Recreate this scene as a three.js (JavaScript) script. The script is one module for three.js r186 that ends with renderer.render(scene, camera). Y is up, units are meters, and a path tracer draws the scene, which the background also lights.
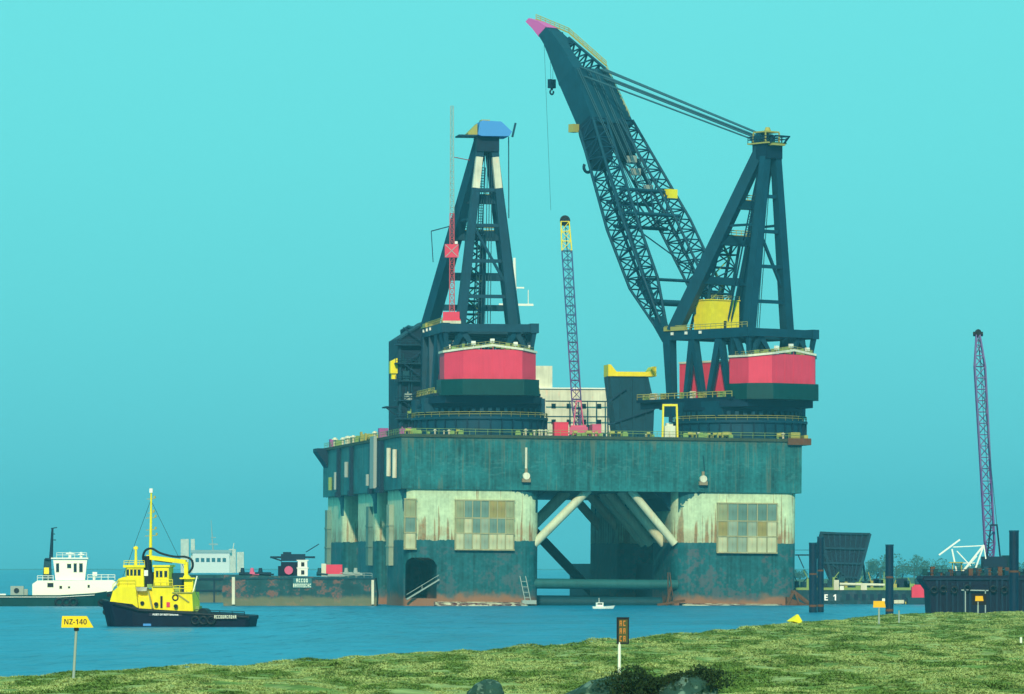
import * as THREE from 'three';
import { mergeGeometries } from 'three/addons/utils/BufferGeometryUtils.js';
import { Brush, Evaluator, SUBTRACTION } from 'three-bvh-csg';

// ---------------------------------------------------------------- camera, sky, sun, exposure
const W = 1024, H = 694, F = 4760, CAMY = 8.6, HZ = 565;           // focal length in pixels, eye height, horizon row
const scene = new THREE.Scene();
const camera = new THREE.PerspectiveCamera(2 * Math.atan(H / 2 / F) * 180 / Math.PI, W / H, 1, 40000);
camera.position.set(0, CAMY, 0);
camera.lookAt(0, CAMY, -100);
camera.setViewOffset(W, H, 0, H / 2 - HZ, W, H);

const renderer = new THREE.WebGLRenderer({ antialias: true });
renderer.toneMapping = THREE.LinearToneMapping;
renderer.toneMappingExposure = 1.0;
renderer.shadowMap.enabled = true;

const SUN_AZ = -4 * Math.PI / 180, SUN_EL = 31 * Math.PI / 180;     // sun behind the camera, a little to its left
const sunDir = new THREE.Vector3(Math.sin(SUN_AZ) * Math.cos(SUN_EL), Math.sin(SUN_EL), Math.cos(SUN_AZ) * Math.cos(SUN_EL));
const sun = new THREE.DirectionalLight(new THREE.Color().setRGB(1, 0.86, 0.56), 4.2);
sun.target.position.set(0, 20, -950);
sun.position.copy(sun.target.position).addScaledVector(sunDir, 900);
sun.castShadow = true;
sun.shadow.mapSize.set(4096, 4096);
sun.shadow.radius = 4;
Object.assign(sun.shadow.camera, { left: -350, right: 350, top: 350, bottom: -350, near: 10, far: 2500 });
scene.add(sun, sun.target);

{ // hazy cyan sky: air only, from a dull horizon to a pale zenith
  const w = 8, h = 512, data = new Float32Array(w * h * 4);
  const stops = [[-90, .05, .30, .38], [-1, .12, .56, .64], [0, .125, .585, .66], [1.2, .14, .65, .705], [3, .15, .725, .75], [5, .16, .78, .79], [7, .168, .80, .81], [20, .2, .85, .85], [90, .22, .86, .86]];
  for (let j = 0; j < h; j++) {
    const el = (j + .5) / h * 180 - 90;
    let k = 0; while (k < stops.length - 2 && el > stops[k + 1][0]) k++;
    const a = stops[k], b = stops[k + 1], t = Math.min(1, Math.max(0, (el - a[0]) / (b[0] - a[0])));
    for (let i = 0; i < w; i++) { const o = (j * w + i) * 4; for (let c = 0; c < 3; c++) data[o + c] = a[c + 1] + (b[c + 1] - a[c + 1]) * t; data[o + 3] = 1; }
  }
  const tex = new THREE.DataTexture(data, w, h, THREE.RGBAFormat, THREE.FloatType);
  tex.mapping = THREE.EquirectangularReflectionMapping;
  tex.minFilter = tex.magFilter = THREE.LinearFilter;
  tex.needsUpdate = true;
  scene.background = tex; scene.environment = tex;
}
scene.fog = new THREE.FogExp2(new THREE.Color().setRGB(.17, .74, 1), 0.00012);

// ---------------------------------------------------------------- helpers
let seed = 7;
const rnd = () => { seed = (seed * 1664525 + 1013904223) >>> 0; return seed / 4294967296; };
const rr = (a, b) => a + (b - a) * rnd();
const V3 = (x, y, z) => new THREE.Vector3(x, y, z);
const lerp = (a, b, t) => a + (b - a) * t, clamp = (x, a = 0, b = 1) => Math.min(b, Math.max(a, x));
const smooth = (a, b, x) => { const t = clamp((x - a) / (b - a)); return t * t * (3 - 2 * t); };
const hash = (x, y) => { let n = (x * 374761393 + y * 668265263) | 0; n = Math.imul(n ^ (n >>> 13), 1274126177); return ((n ^ (n >>> 16)) >>> 0) / 4294967296; };
function noise(x, y, px = 1e6, py = 1e6) {                          // value noise, tiling every px, py cells
  const xi = Math.floor(x), yi = Math.floor(y), fx = x - xi, fy = y - yi, m = (a, p) => ((a % p) + p) % p;
  const u = fx * fx * (3 - 2 * fx), v = fy * fy * (3 - 2 * fy);
  const a = hash(m(xi, px), m(yi, py)), b = hash(m(xi + 1, px), m(yi, py)), c = hash(m(xi, px), m(yi + 1, py)), d = hash(m(xi + 1, px), m(yi + 1, py));
  return a + (b - a) * u + (c - a) * v + (a - b - c + d) * u * v;
}
const fbm = (x, y, o = 4, px = 1e6, py = 1e6) => { let s = 0, a = .5, t = 0; for (let i = 0; i < o; i++) { s += a * noise(x, y, px, py); t += a; a *= .5; x *= 2; y *= 2; px *= 2; py *= 2; } return s / t; };
const enc = (l) => 255 * clamp(l <= .0031308 ? l * 12.92 : 1.055 * Math.pow(l, 1 / 2.4) - .055);
function colourTex(w, h, sizeX, sizeY, fn) {                         // fn(metres x, metres y) -> linear rgb; repeats every sizeX, sizeY metres
  const d = new Uint8Array(w * h * 4);
  for (let j = 0; j < h; j++) for (let i = 0; i < w; i++) {
    const c = fn((i + .5) / w * sizeX, (j + .5) / h * sizeY), o = (j * w + i) * 4;
    d[o] = enc(c[0]); d[o + 1] = enc(c[1]); d[o + 2] = enc(c[2]); d[o + 3] = 255;
  }
  const t = new THREE.DataTexture(d, w, h);
  t.colorSpace = THREE.SRGBColorSpace; t.wrapS = t.wrapT = THREE.RepeatWrapping;
  t.magFilter = THREE.LinearFilter; t.minFilter = THREE.LinearMipmapLinearFilter; t.generateMipmaps = true;
  t.repeat.set(1 / sizeX, 1 / sizeY); t.needsUpdate = true;
  return t;
}
const rgb = (r, g, b) => new THREE.Color().setRGB(r, g, b);
const mat = (c, rough = .6, extra = {}) => new THREE.MeshPhysicalMaterial({ color: rgb(...c), roughness: rough, specularIntensity: .4, side: THREE.DoubleSide, ...extra });

// geometry: every builder returns a plain non-indexed geometry
function plain(g) { g = g.index ? g.toNonIndexed() : g; for (const k of Object.keys(g.attributes)) if (!['position', 'normal', 'uv'].includes(k)) g.deleteAttribute(k); g.morphAttributes = {}; return g; }
const box = (w, h, d, x = 0, y = 0, z = 0, ry = 0, rz = 0) => { const g = new THREE.BoxGeometry(w, h, d); if (rz) g.rotateZ(rz); if (ry) g.rotateY(ry); g.translate(x, y, z); return plain(g); };
const bb = (x0, x1, y0, y1, z0, z1) => box(x1 - x0, y1 - y0, z1 - z0, (x0 + x1) / 2, (y0 + y1) / 2, (z0 + z1) / 2);
function along(g, p, q) {                                            // lay a y-long geometry from p to q
  const d = q.clone().sub(p), up = V3(0, 1, 0), m = new THREE.Matrix4();
  const y = d.clone().normalize(), ref = Math.abs(y.y) > .98 ? V3(0, 0, 1) : V3(0, 1, 0), x = ref.clone().cross(y).normalize(), z = x.clone().cross(y);
  m.makeBasis(x, y, z.clone()); if (m.determinant() < 0) m.makeBasis(x.negate(), y, z);
  g.applyMatrix4(m); const c = p.clone().add(q).multiplyScalar(.5); g.translate(c.x, c.y, c.z); return plain(g);
}
const bar = (p, q, w, h = w) => along(new THREE.BoxGeometry(w, p.distanceTo(q), h), p, q);
const tube = (p, q, r, r2 = r, n = 8) => along(new THREE.CylinderGeometry(r2, r, p.distanceTo(q), n), p, q);
const cyl = (r, r2, y0, y1, x = 0, z = 0, n = 24) => { const g = new THREE.CylinderGeometry(r2, r, y1 - y0, n); g.translate(x, (y0 + y1) / 2, z); return plain(g); };
function taper(p, q, w0, h0, w1, h1) {                               // box beam whose section changes from w0 x h0 to w1 x h1
  const L = p.distanceTo(q), g = new THREE.BoxGeometry(1, L, 1), a = g.attributes.position;
  for (let i = 0; i < a.count; i++) { const t = a.getY(i) / L + .5; a.setX(i, a.getX(i) * lerp(w0, w1, t)); a.setZ(i, a.getZ(i) * lerp(h0, h1, t)); }
  g.computeVertexNormals(); return along(g, p, q);
}
function plan(pts, y0, y1) {                                         // prism over a plan polygon [[x, z]]; y1 may be a function of x, z
  const top = typeof y1 === 'function' ? y1 : () => y1, bot = typeof y0 === 'function' ? y0 : () => y0, pos = [];
  const tri = (a, b, c) => pos.push(...a, ...b, ...c), n = pts.length;
  const faces = THREE.ShapeUtils.triangulateShape(pts.map(([x, z]) => new THREE.Vector2(x, z)), []);
  const T = pts.map(([x, z]) => [x, top(x, z), z]), B = pts.map(([x, z]) => [x, bot(x, z), z]);
  const ccw = THREE.ShapeUtils.area(pts.map(([x, z]) => new THREE.Vector2(x, z))) > 0;
  for (const [a, b, c] of faces) { if (ccw) { tri(T[a], T[c], T[b]); tri(B[a], B[b], B[c]); } else { tri(T[a], T[b], T[c]); tri(B[a], B[c], B[b]); } }
  for (let i = 0; i < n; i++) { const j = (i + 1) % n; if (ccw) { tri(B[i], T[i], T[j]); tri(B[i], T[j], B[j]); } else { tri(B[i], T[j], T[i]); tri(B[i], B[j], T[j]); } }
  const g = new THREE.BufferGeometry(); g.setAttribute('position', new THREE.Float32BufferAttribute(pos, 3)); g.computeVertexNormals();
  g.setAttribute('uv', new THREE.Float32BufferAttribute(new Float32Array(pos.length / 3 * 2), 2)); return g;
}
function side(pts, z0, z1) {                                         // prism over an upright polygon [[x, y]] from z0 to z1
  const g = new THREE.ExtrudeGeometry(new THREE.Shape(pts.map(([x, y]) => new THREE.Vector2(x, y))), { depth: z1 - z0, bevelEnabled: false });
  g.translate(0, 0, z0); return plain(g);
}
function metreUV(g) {
  const p = g.attributes.position, n = g.attributes.normal, uv = new Float32Array(p.count * 2);
  for (let i = 0; i < p.count; i++) {
    const ax = Math.abs(n.getX(i)), ay = Math.abs(n.getY(i)), az = Math.abs(n.getZ(i));
    const [a, b] = ay > ax && ay > az ? [p.getX(i), p.getZ(i)] : az >= ax * .85 ? [p.getX(i), p.getY(i)] : [p.getZ(i), p.getY(i)];
    uv[2 * i] = a; uv[2 * i + 1] = b;
  }
  g.setAttribute('uv', new THREE.BufferAttribute(uv, 2)); return g;
}
const each = (name, geos, m, parent) => geos.forEach((g) => mesh(name, g, m, parent));
const used = {};
function numbered(name) { const k = used[name] = (used[name] ?? -1) + 1; return k ? name + '_' + String(k).padStart(3, '0') : name; }
function mesh(name, geos, m, parent, keepUV) {                       // merge into one named mesh under parent
  const g = Array.isArray(geos) ? (geos.length > 1 ? mergeGeometries(geos) : geos[0]) : geos;
  if (!keepUV) metreUV(g);
  const o = new THREE.Mesh(g, m); o.castShadow = o.receiveShadow = true;
  o.name = parent ? name : numbered(name); (parent ?? scene).add(o); return o;
}
function sub(name, parent) { const o = new THREE.Group(); o.name = name; parent.add(o); return o; }
function tag(o, label, category, group, kind) { if (label) o.userData.label = label; if (category) o.userData.category = category; if (group) o.userData.group = group; if (kind) o.userData.kind = kind; return o; }
function thing(name, label, category, pos = [0, 0, 0], ry = 0, group) { const o = new THREE.Group(); o.name = numbered(name); scene.add(o); o.position.set(...pos); o.rotation.y = ry; return tag(o, label, category, group); }
const at = (px, py, d) => V3((px - 512) * d / F, CAMY - (py - HZ) * d / F, -d);     // a pixel's point at distance d
const waterDist = (py) => CAMY * F / (py - HZ);                      // where a row meets the water
function lattice(A, B, bays, rChord, rLace) {                        // four-chord box lattice between corner rings A and B
  const chords = A.map((p, i) => tube(p, B[i], rChord, rChord, 6)), lace = [];
  for (let k = 0; k <= bays; k++) for (let i = 0; i < 4; i++) {
    const j = (i + 1) % 4, at_ = (n, t) => A[n].clone().lerp(B[n], t), t = k / bays;
    lace.push(tube(at_(i, t), at_(j, t), rLace, rLace, 5));
    if (k < bays) lace.push((k + i) % 2 ? tube(at_(i, t), at_(j, t + 1 / bays), rLace, rLace, 5) : tube(at_(j, t), at_(i, t + 1 / bays), rLace, rLace, 5));
  }
  return { chords, lace };
}
function putLattice(parent, A, B, bays, rc, rl, m, m2 = m) {
  const { chords, lace } = lattice(A, B, bays, rc, rl);
  for (const c of chords) mesh('chord', c, m, parent);
  tag(mesh('lacing', lace, m2, parent), null, null, null, 'stuff');
}
function railing(pts, h = 1.1, step = 2.5, r = .05) {                // posts and two rails along a polyline
  const out = [];
  for (let i = 0; i + 1 < pts.length; i++) {
    const a = pts[i], b = pts[i + 1], n = Math.max(1, Math.round(a.distanceTo(b) / step));
    for (const k of [.55, 1]) out.push(tube(a.clone().setY(a.y + h * k), b.clone().setY(b.y + h * k), r, r, 4));
    for (let k = 0; k <= n; k++) { const p = a.clone().lerp(b, k / n); out.push(tube(p, p.clone().setY(p.y + h), r, r, 4)); }
  }
  return out;
}
function textPlate(w, h, lines, opts = {}) {                         // flat lettering on its own plane, facing +z
  const c = document.createElement('canvas'); c.width = 512; c.height = Math.round(512 * h / w);
  const x = c.getContext('2d'); x.fillStyle = opts.ground ?? '#000'; x.fillRect(0, 0, c.width, c.height);
  x.fillStyle = opts.ink ?? '#fff'; x.textAlign = 'center'; x.textBaseline = 'middle';
  const lh = c.height / lines.length;
  lines.forEach((s, i) => { x.font = 'bold ' + Math.round(lh * (opts.size ?? .8)) + 'px sans-serif'; x.fillText(s, c.width / 2, lh * (i + .5), c.width * .94); });
  const t = new THREE.CanvasTexture(c); t.colorSpace = THREE.SRGBColorSpace;
  const m = new THREE.MeshStandardMaterial({ map: t, roughness: .6 });
  return [new THREE.PlaneGeometry(w, h), m];
}

function scribble(w, h, rows, ink, ground) {                          // lettering too small to read: rows of stroke-like marks
  const c = document.createElement('canvas'); c.width = 512; c.height = Math.round(512 * h / w);
  const x = c.getContext('2d'); x.fillStyle = ground; x.fillRect(0, 0, c.width, c.height); x.fillStyle = ink;
  const lh = c.height / rows.length;
  rows.forEach(([n, span], i) => { const cw = c.width * span / n, x0 = c.width * (1 - span) / 2, y0 = lh * (i + .14), hh = lh * .72; for (let k = 0; k < n; k++) { const q = hash(k + 3, i + 11), u = x0 + k * cw; x.fillRect(u, y0, cw * .2, hh); if (q > .3) x.fillRect(u + cw * .45, y0, cw * .18, hh); if (q < .7) x.fillRect(u, y0, cw * .62, hh * .2); if (q > .5) x.fillRect(u, y0 + hh * .4, cw * .6, hh * .2); if (q < .4) x.fillRect(u, y0 + hh * .78, cw * .62, hh * .2); } });
  const t = new THREE.CanvasTexture(c); t.colorSpace = THREE.SRGBColorSpace;
  return [new THREE.PlaneGeometry(w, h), new THREE.MeshStandardMaterial({ map: t, roughness: .6 })];
}

// ---------------------------------------------------------------- materials
const steelTex = colourTex(512, 512, 16, 16, (x, y) => {             // painted steel with faint streaks and rust specks
  const n = fbm(x * .5, y * .5, 4, 8, 8), s = fbm(x * 3, y * .25, 3, 48, 4), k = .72 + .35 * n + .25 * (s - .5), r = smooth(.66, .8, fbm(x + 40, y * .5 + 9, 4, 16, 8));
  return [k * .9 + r * .12, k * .9 - r * .03, k * .9 - r * .08];
});
const M = {
  steel: mat([.005, .054, .102], .55, { map: steelTex }),
  steelDark: mat([.002, .022, .056], .6, { map: steelTex }),
  lace: mat([.004, .034, .076], .6),
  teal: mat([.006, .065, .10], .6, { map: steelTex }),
  red: mat([.76, .04, .10], .5, { map: colourTex(256, 256, 12, 12, (x, y) => { const k = .86 + .16 * fbm(x * .5, y * .5, 4, 6, 6) + .1 * (fbm(x * 4, y * .33, 2, 48, 4) - .5); return [k, k, k]; }) }),
  band: mat([.004, .055, .058], .45, { map: steelTex }),
  yellow: mat([.92, .76, .004], .5, { map: colourTex(256, 256, 9, 9, (x, y) => { const k = .88 + .2 * (fbm(x, y, 4, 9, 9) - .3) + .12 * (fbm(x * 5, y / 3, 3, 45, 3) - .5); return [k, k, k]; }) }),
  yellowPlain: mat([.85, .68, .03], .5),
  ochre: mat([.36, .33, .08], .6),
  cream: mat([.80, .78, .62], .6, { map: steelTex }),
  white: mat([.80, .80, .74], .5),
  blue: mat([.07, .26, .62], .7),
  pink: mat([.62, .10, .22], .6),
  violet: mat([.35, .10, .32], .6),
  rust: mat([.15, .065, .03], .9, { map: steelTex }),
  black: mat([.006, .008, .014], .5),
  navy: mat([.002, .004, .028], .7, { map: steelTex }),
  glass: mat([.01, .03, .045], .12),
  rope: mat([.03, .09, .13], .7),
  green: mat([.22, .33, .10], .7),
  grey: mat([.30, .36, .34], .7),
  wood: mat([.25, .2, .13], .8),
};

// ---------------------------------------------------------------- water, far land, grass bank
{
  const N = 512, S = 96, hgt = new Float32Array(N * N), d = new Uint8Array(N * N * 4);
  for (let j = 0; j < N; j++) for (let i = 0; i < N; i++) { const x = i / N, y = j / N; hgt[j * N + i] = fbm(x * 44, y * 9, 5, 44, 9); }
  for (let k = 0; k < N * N; k++) { d[4 * k] = d[4 * k + 1] = d[4 * k + 2] = 255 * hgt[k]; d[4 * k + 3] = 255; }
  const bump = new THREE.DataTexture(d, N, N); bump.wrapS = bump.wrapT = THREE.RepeatWrapping; bump.magFilter = THREE.LinearFilter; bump.minFilter = THREE.LinearMipmapLinearFilter; bump.generateMipmaps = true;
  bump.repeat.set(1 / S, 1 / S); bump.needsUpdate = true;
  const tint = colourTex(512, 512, 900, 700, (x, y) => { const k = .8 + .4 * (fbm(x / 900 * 60, y / 700 * 14, 5, 60, 14) - .3) + .4 * (fbm(x / 900 * 240, y / 700 * 50, 3, 240, 50) - .5); return [.9 * k, k, k]; });  // light and dark of wind ripples painted into the water colour
  const water = new THREE.MeshPhysicalMaterial({ color: rgb(.001, .20, .37), roughness: .36, ior: 1.33, specularIntensity: .42, map: tint, bumpMap: bump, bumpScale: 1.6 });
  const g = plain(new THREE.PlaneGeometry(9000, 9400).rotateX(-Math.PI / 2).translate(0, 0, -4300));
  tag(mesh('water', g, water), 'calm blue-green harbour water with fine ripples', 'water', null, 'structure');
}
const groundTex = colourTex(1024, 1024, 46, 46, (x, y) => {
  const a = fbm(x / 46 * 24, y / 46 * 24, 5, 24, 24), b = fbm(x / 46 * 90, y / 46 * 90, 3, 90, 90), dry = smooth(.42, .62, a), k = .55 + .9 * b;
  return [lerp(.13, .30, dry) * k, lerp(.20, .33, dry) * k, lerp(.035, .11, dry) * k];
});
const edgePts = [[-120, 6], [-80, 45], [-45, 100], [-18.6, 176], [-13, 198], [-5.4, 232], [4.9, 268], [14, 318], [25.5, 384], [34.8, 428], [48, 450], [80, 490], [200, 600]];
function edgeDist(x) { let k = 0; while (k < edgePts.length - 2 && x > edgePts[k + 1][0]) k++; const [a, b] = [edgePts[k], edgePts[k + 1]]; return lerp(a[1], b[1], (x - a[0]) / (b[0] - a[0])); }
function groundY(x, d) {
  const p = (d - edgeDist(x)) / 3.6, base = d < 150 ? 6.9 - .0158 * d : 4.53 - .0012 * (d - 150);
  const bump = (fbm(x * .22 + 50, d * .09 + 20, 3) - .5) * .55 + (fbm(x * .9, d * .5, 2) - .5) * .3 + (fbm(x * .05 + 3, d * .02, 2) - .5) * .5 * smooth(120, 200, d);
  return base + bump * smooth(60, 130, d) - Math.max(0, p + 1.2) * .42 * smooth(-1.2, 3, p);
}
{
  const pos = [], idx = [], cols = 190, rows = 330;
  for (let j = 0; j <= rows; j++) for (let i = 0; i <= cols; i++) { const x = lerp(-110, 170, i / cols), d = lerp(-40, 640, j / rows); pos.push(x, Math.max(-2.5, groundY(x, d)), -d); }
  for (let j = 0; j < rows; j++) for (let i = 0; i < cols; i++) { const a = j * (cols + 1) + i, b = a + 1, c = a + cols + 1, e = c + 1; idx.push(a, b, c, b, e, c); }
  const g = new THREE.BufferGeometry(); g.setAttribute('position', new THREE.Float32BufferAttribute(pos, 3)); g.setIndex(idx); g.computeVertexNormals();
  g.setAttribute('uv', new THREE.Float32BufferAttribute(new Float32Array(pos.length / 3 * 2), 2));
  metreUV(g);
  const o = new THREE.Mesh(g, mat([1, 1, 1], .95, { map: groundTex })); o.name = 'grass_bank'; o.receiveShadow = o.castShadow = true; scene.add(o);
  tag(o, 'sloping grassy bank along the water', 'ground', null, 'structure');
  // tufts
  const bl = [], up = [];
  for (let k = 0; k < 14; k++) {
    const a = rnd() * 6.28, r = rr(0, .5), lean = rr(.4, 1), hgt = rr(.25, .6), w = rr(.05, .11), cx = Math.cos(a) * r, cz = Math.sin(a) * r, b = rnd() * 6.28;
    const tx = cx + Math.cos(b) * lean, tz = cz + Math.sin(b) * lean, ox = -Math.sin(b) * w, oz = Math.cos(b) * w;
    bl.push(cx - ox, -.1, cz - oz, cx + ox, -.1, cz + oz, tx, hgt, tz);
  }
  const tg = new THREE.BufferGeometry(); tg.setAttribute('position', new THREE.Float32BufferAttribute(bl, 3)); tg.computeVertexNormals();
  const spots = [];
  while (spots.length < 230000) {
    const d = 118 + Math.pow(rnd(), 1.25) * 345, hw = d * .1076 * 1.25 + 3, x = rr(-hw, hw);
    if (d > edgeDist(x) + 4) continue;
    spots.push([x, d]);
  }
  const im = new THREE.InstancedMesh(tg, mat([1, 1, 1], .9), spots.length), mm = new THREE.Matrix4(), q = new THREE.Quaternion(), c = new THREE.Color();
  spots.forEach(([x, d], i) => {
    const patch = fbm(x * .16 + 9, d * .07 + 4, 4), s = rr(.08, .17) * (.5 + 1 * patch) * (1 + d / 900), dry = smooth(.40, .60, fbm(x * .8 + 70, d * .11, 4)) * .9 + rr(-.1, .12), k = rr(.8, 1.2);
    q.setFromAxisAngle(V3(0, 1, 0), rnd() * 6.28);
    mm.compose(V3(x, groundY(x, d), -d), q, V3(s * 1.6, s * rr(.45, .85), s * 1.6)); im.setMatrixAt(i, mm);
    im.setColorAt(i, c.setRGB(lerp(.13, .46, clamp(dry)) * k, lerp(.205, .48, clamp(dry)) * k, lerp(.032, .17, clamp(dry)) * k));
  });
  im.name = 'grass'; im.castShadow = im.receiveShadow = true; scene.add(im);
  tag(im, 'short rough grass covering the bank', 'grass', null, 'stuff');
}
{ // low far shore: a thin strip of land that fades into the haze
  const m = mat([.05, .09, .05], .95), pts = (x0, x1, z, n, hmax, s) => { const top = []; for (let i = 0; i <= n; i++) { const x = lerp(x0, x1, i / n); top.push([x, .6 + hmax * fbm(i * .35 + s, s, 4)]); } return [[x0, -1], ...top, [x1, -1]]; };
  tag(mesh('far_shore', side(pts(-2600, 2600, 0, 160, 1.6, 3.3).map(([x, y]) => [x, y]), -8800, -8600), m), 'thin green far shoreline', 'shore', null, 'structure');
  tag(mesh('shore_land', side(pts(95, 900, 0, 90, 3.2, 8.1), -2100, -1450), m), 'low green land behind the moored barges', 'land', null, 'structure');
}

// ---------------------------------------------------------------- crane vessel frame: u across the end, v along the length away from us
const TH = 9.6 * Math.PI / 180, CT = Math.cos(TH), ST = Math.sin(TH), VX = -23.5, VD = 1000, DECK = 36.1;
const vessel = thing('crane_vessel', 'huge dark teal semi-submersible vessel hull on columns carrying two heavy cranes', 'ship', [VX, 0, -VD]);
vessel.rotation.order = 'YXZ'; vessel.rotation.set(0, TH, -.0085); vessel.updateMatrixWorld(true);
function VL(px, py, v) { const a = (px - 512) / F, u = (a * (VD + v * CT) - VX + v * ST) / (CT - a * ST), d = VD + u * ST + v * CT; return V3(u, CAMY - (py - HZ) * d / F + .0085 * u, -v); }
const onVessel = (u, y, v) => V3(u, y, -v).applyMatrix4(vessel.matrixWorld);
function deckThing(name, label, category, u, v, y = DECK, turn = 0, group) { const o = thing(name, label, category, onVessel(u, y, v).toArray(), TH + turn, group); return o; }

function columnTex(s, inner, rx, ry, rusty) {                        // column paint: cream band above, teal below, rust where it grows
  return colourTex(512, 512, 32, 40, (x, yy) => {
    const y = yy > 28 ? yy - 40 : yy, n = fbm(x * .5 + s, y * .5, 5, 16, 20), f = fbm(x * 2 + s, y * 2, 3, 64, 80), st = fbm(x * 2.5 + s, y * .12 + s, 3, 80, 5);
    const inx = inner > 0 ? x - (29 - rx) : rx - x, iny = y - (24.4 - ry);
    const corner = inx > 0 && iny > 0 && (inx / rx) ** 2 + (iny / ry) ** 2 + (f - .5) * .5 > 1;  // teal inner corner: haunch paint, with shade of the rounding painted in
    const cream = y > 13.9 + (fbm(x * 1.5, s, 2) - .5) * .35 && !corner;
    let c;
    if (cream) {
      const k = .9 + .35 * (n - .5) + .3 * (f - .5) + .35 * (st - .5); c = [.54 * k, .66 * k, .44 * k];
      const r = clamp(smooth(.50, .70, n * .7 + f * .3 + (17 - y) * .04 * rusty) * .5 * smooth(19.5, 15, y) + smooth(.58, .70, st + (17 - y) * .02) * .8);
      const r2 = r * .9, o = f > .5 ? 1 : .75; c = [lerp(c[0], .27 * o, r2), lerp(c[1], .135 * o, r2), lerp(c[2], .05 * o, r2)];
    } else {
      const k = .85 + .6 * (n - .5) + .5 * (f - .5) + .6 * (st - .5); c = [.010 * k, .115 * k, .14 * k];
      const r = clamp(smooth(.50, .66, n * .6 + f * .4 + .03 + (5 - y) * .012 * (y < 11 ? 1 : 0)) * (y < 12.5 ? .42 : .1) * rusty), lo = smooth(3.2, 1.2, y + (n - .5) * 3);
      c = [lerp(c[0], .11, r), lerp(c[1], .065, r), lerp(c[2], .075, r)];
      c = [lerp(c[0], .30, lo * .85), lerp(c[1], .125, lo * .85), lerp(c[2], .06, lo * .85)];
    }
    return c;
  });
}
const hullTex = colourTex(1024, 256, 86.2, 12, (x, y) => {
  const n = fbm(x * .25, y * .3, 5), f = fbm(x * 2, y * 2.2, 3), st = fbm(x * 1.6, y * .08, 4), seam = (Math.abs((x % 3.1) - 1.55) > 1.49 ? .8 : 1) * (Math.abs((y % 2.9) - 1.45) > 1.4 ? .88 : 1);
  const st2 = fbm(x * 5 + 31, y * .15 + 5, 3); let k = (.82 + .7 * (n - .5) + .5 * (f - .5) + .6 * (st - .5) + .35 * (st2 - .5)) * seam;
  const scuff = smooth(.60, .72, fbm(x * .9 + 7, y * 2.5, 4)) * smooth(1.5, 4, y) * smooth(9, 6, y), rust = clamp(smooth(.60, .72, st + (y - 8) * .012) * .8 + smooth(9.8, 11.4, y + (f - .5) * 2) * .7 + smooth(.62, .75, st2 + (y - 9) * .02) * .6);
  let c = [.013 * k, .148 * k, .165 * k];
  c = c.map((v, i) => lerp(v, [.16, .36, .36][i], scuff * .12));
  return c.map((v, i) => lerp(v, [.12, .11, .06][i], rust * .55));
});
const hullMat = mat([1, 1, 1], .55, { map: hullTex });
{ // deck box
  const h = mesh('deck_hull', [bb(0, 86.2, 0, 11.5, -128.6, 0)], hullMat, vessel); h.position.y = 24.6;
  mesh('deck_plating', [bb(.3, 85.9, DECK, DECK + .12, -128.3, -.3)], M.teal, vessel);
  mesh('deck_edge', [bb(-.25, 86.45, DECK - .55, DECK + .06, 0, .35), bb(-.35, -.002, DECK - .55, DECK + .06, -128.6, -.002)], mat([.05, .075, .05], .8, { map: steelTex }), vessel);
  mesh('deck_railing', railing([V3(.2, DECK + .12, -128), V3(.2, DECK + .12, -.4), V3(86, DECK + .12, -.4), V3(86, DECK + .12, -128)], 1.15, 2.6, .045), M.green, vessel);
}
function roundRect(x0, x1, z0, z1, rl, rr_) {                        // plan outline; rl, rr_: corner radii at the x0 and x1 ends
  const out = [], arc = (cx, cz, r, a0) => { for (let k = 0; k <= 9; k++) { const a = a0 + k / 9 * Math.PI / 2; out.push([cx + Math.cos(a) * r, cz + Math.sin(a) * r]); } };
  arc(x1 - rr_, z1 - rr_, rr_, 0); arc(x0 + rl, z1 - rl, rl, Math.PI / 2); arc(x0 + rl, z0 + rl, rl, Math.PI); arc(x1 - rr_, z0 + rr_, rr_, Math.PI * 1.5);
  return out;
}
const colTexL = mat([1, 1, 1], .6, { map: columnTex(3, 1, 6.5, 4.5, .9) }), colTexR = mat([1, 1, 1], .6, { map: columnTex(11, -1, 6.5, 9, 1.25) });
function column(u0, u1, v0, v1, port, niche) {
  let g = plan(roundRect(0, u1 - u0, -(v1 - v0), 0, port ? 1.8 : 4.5, port ? 3.5 : 2.2), -12, 24.57);
  if (niche) {                                                       // dark hollow low in the outer corner
    const hole = side([[.35, 1.6], [6.9, 1.6], [6.9, 8.6], [6.2, 9.7], [5.1, 10.2], [1.6, 10.2], [.6, 9.6], [.35, 8.6]], -22, 2);
    const ev = new Evaluator(); ev.attributes = ['position', 'normal', 'uv']; ev.useGroups = false;
    const a = new Brush(g), b = new Brush(hole); a.updateMatrixWorld(); b.updateMatrixWorld();
    g = plain(ev.evaluate(a, b, SUBTRACTION).geometry);
  }
  const o = mesh('column', g, port ? colTexL : colTexR, vessel); o.position.set(u0, 0, -v0); return o;
}
column(.9, 29.8, .5, 28, true, true); column(.9, 27, 45, 75, true); column(.9, 20, 100, 128, true);
column(58.8, 85.4, .5, 28, false); column(55.8, 85.4, 45, 86, false); column(66, 85.4, 100, 128, false);
for (const [u0, u1] of [[9, 26.5], [59.3, 84.8]]) mesh('pontoon', [bb(u0, u1, -12.5, 9.4, -127.4, -3)], M.teal, vessel);
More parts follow.
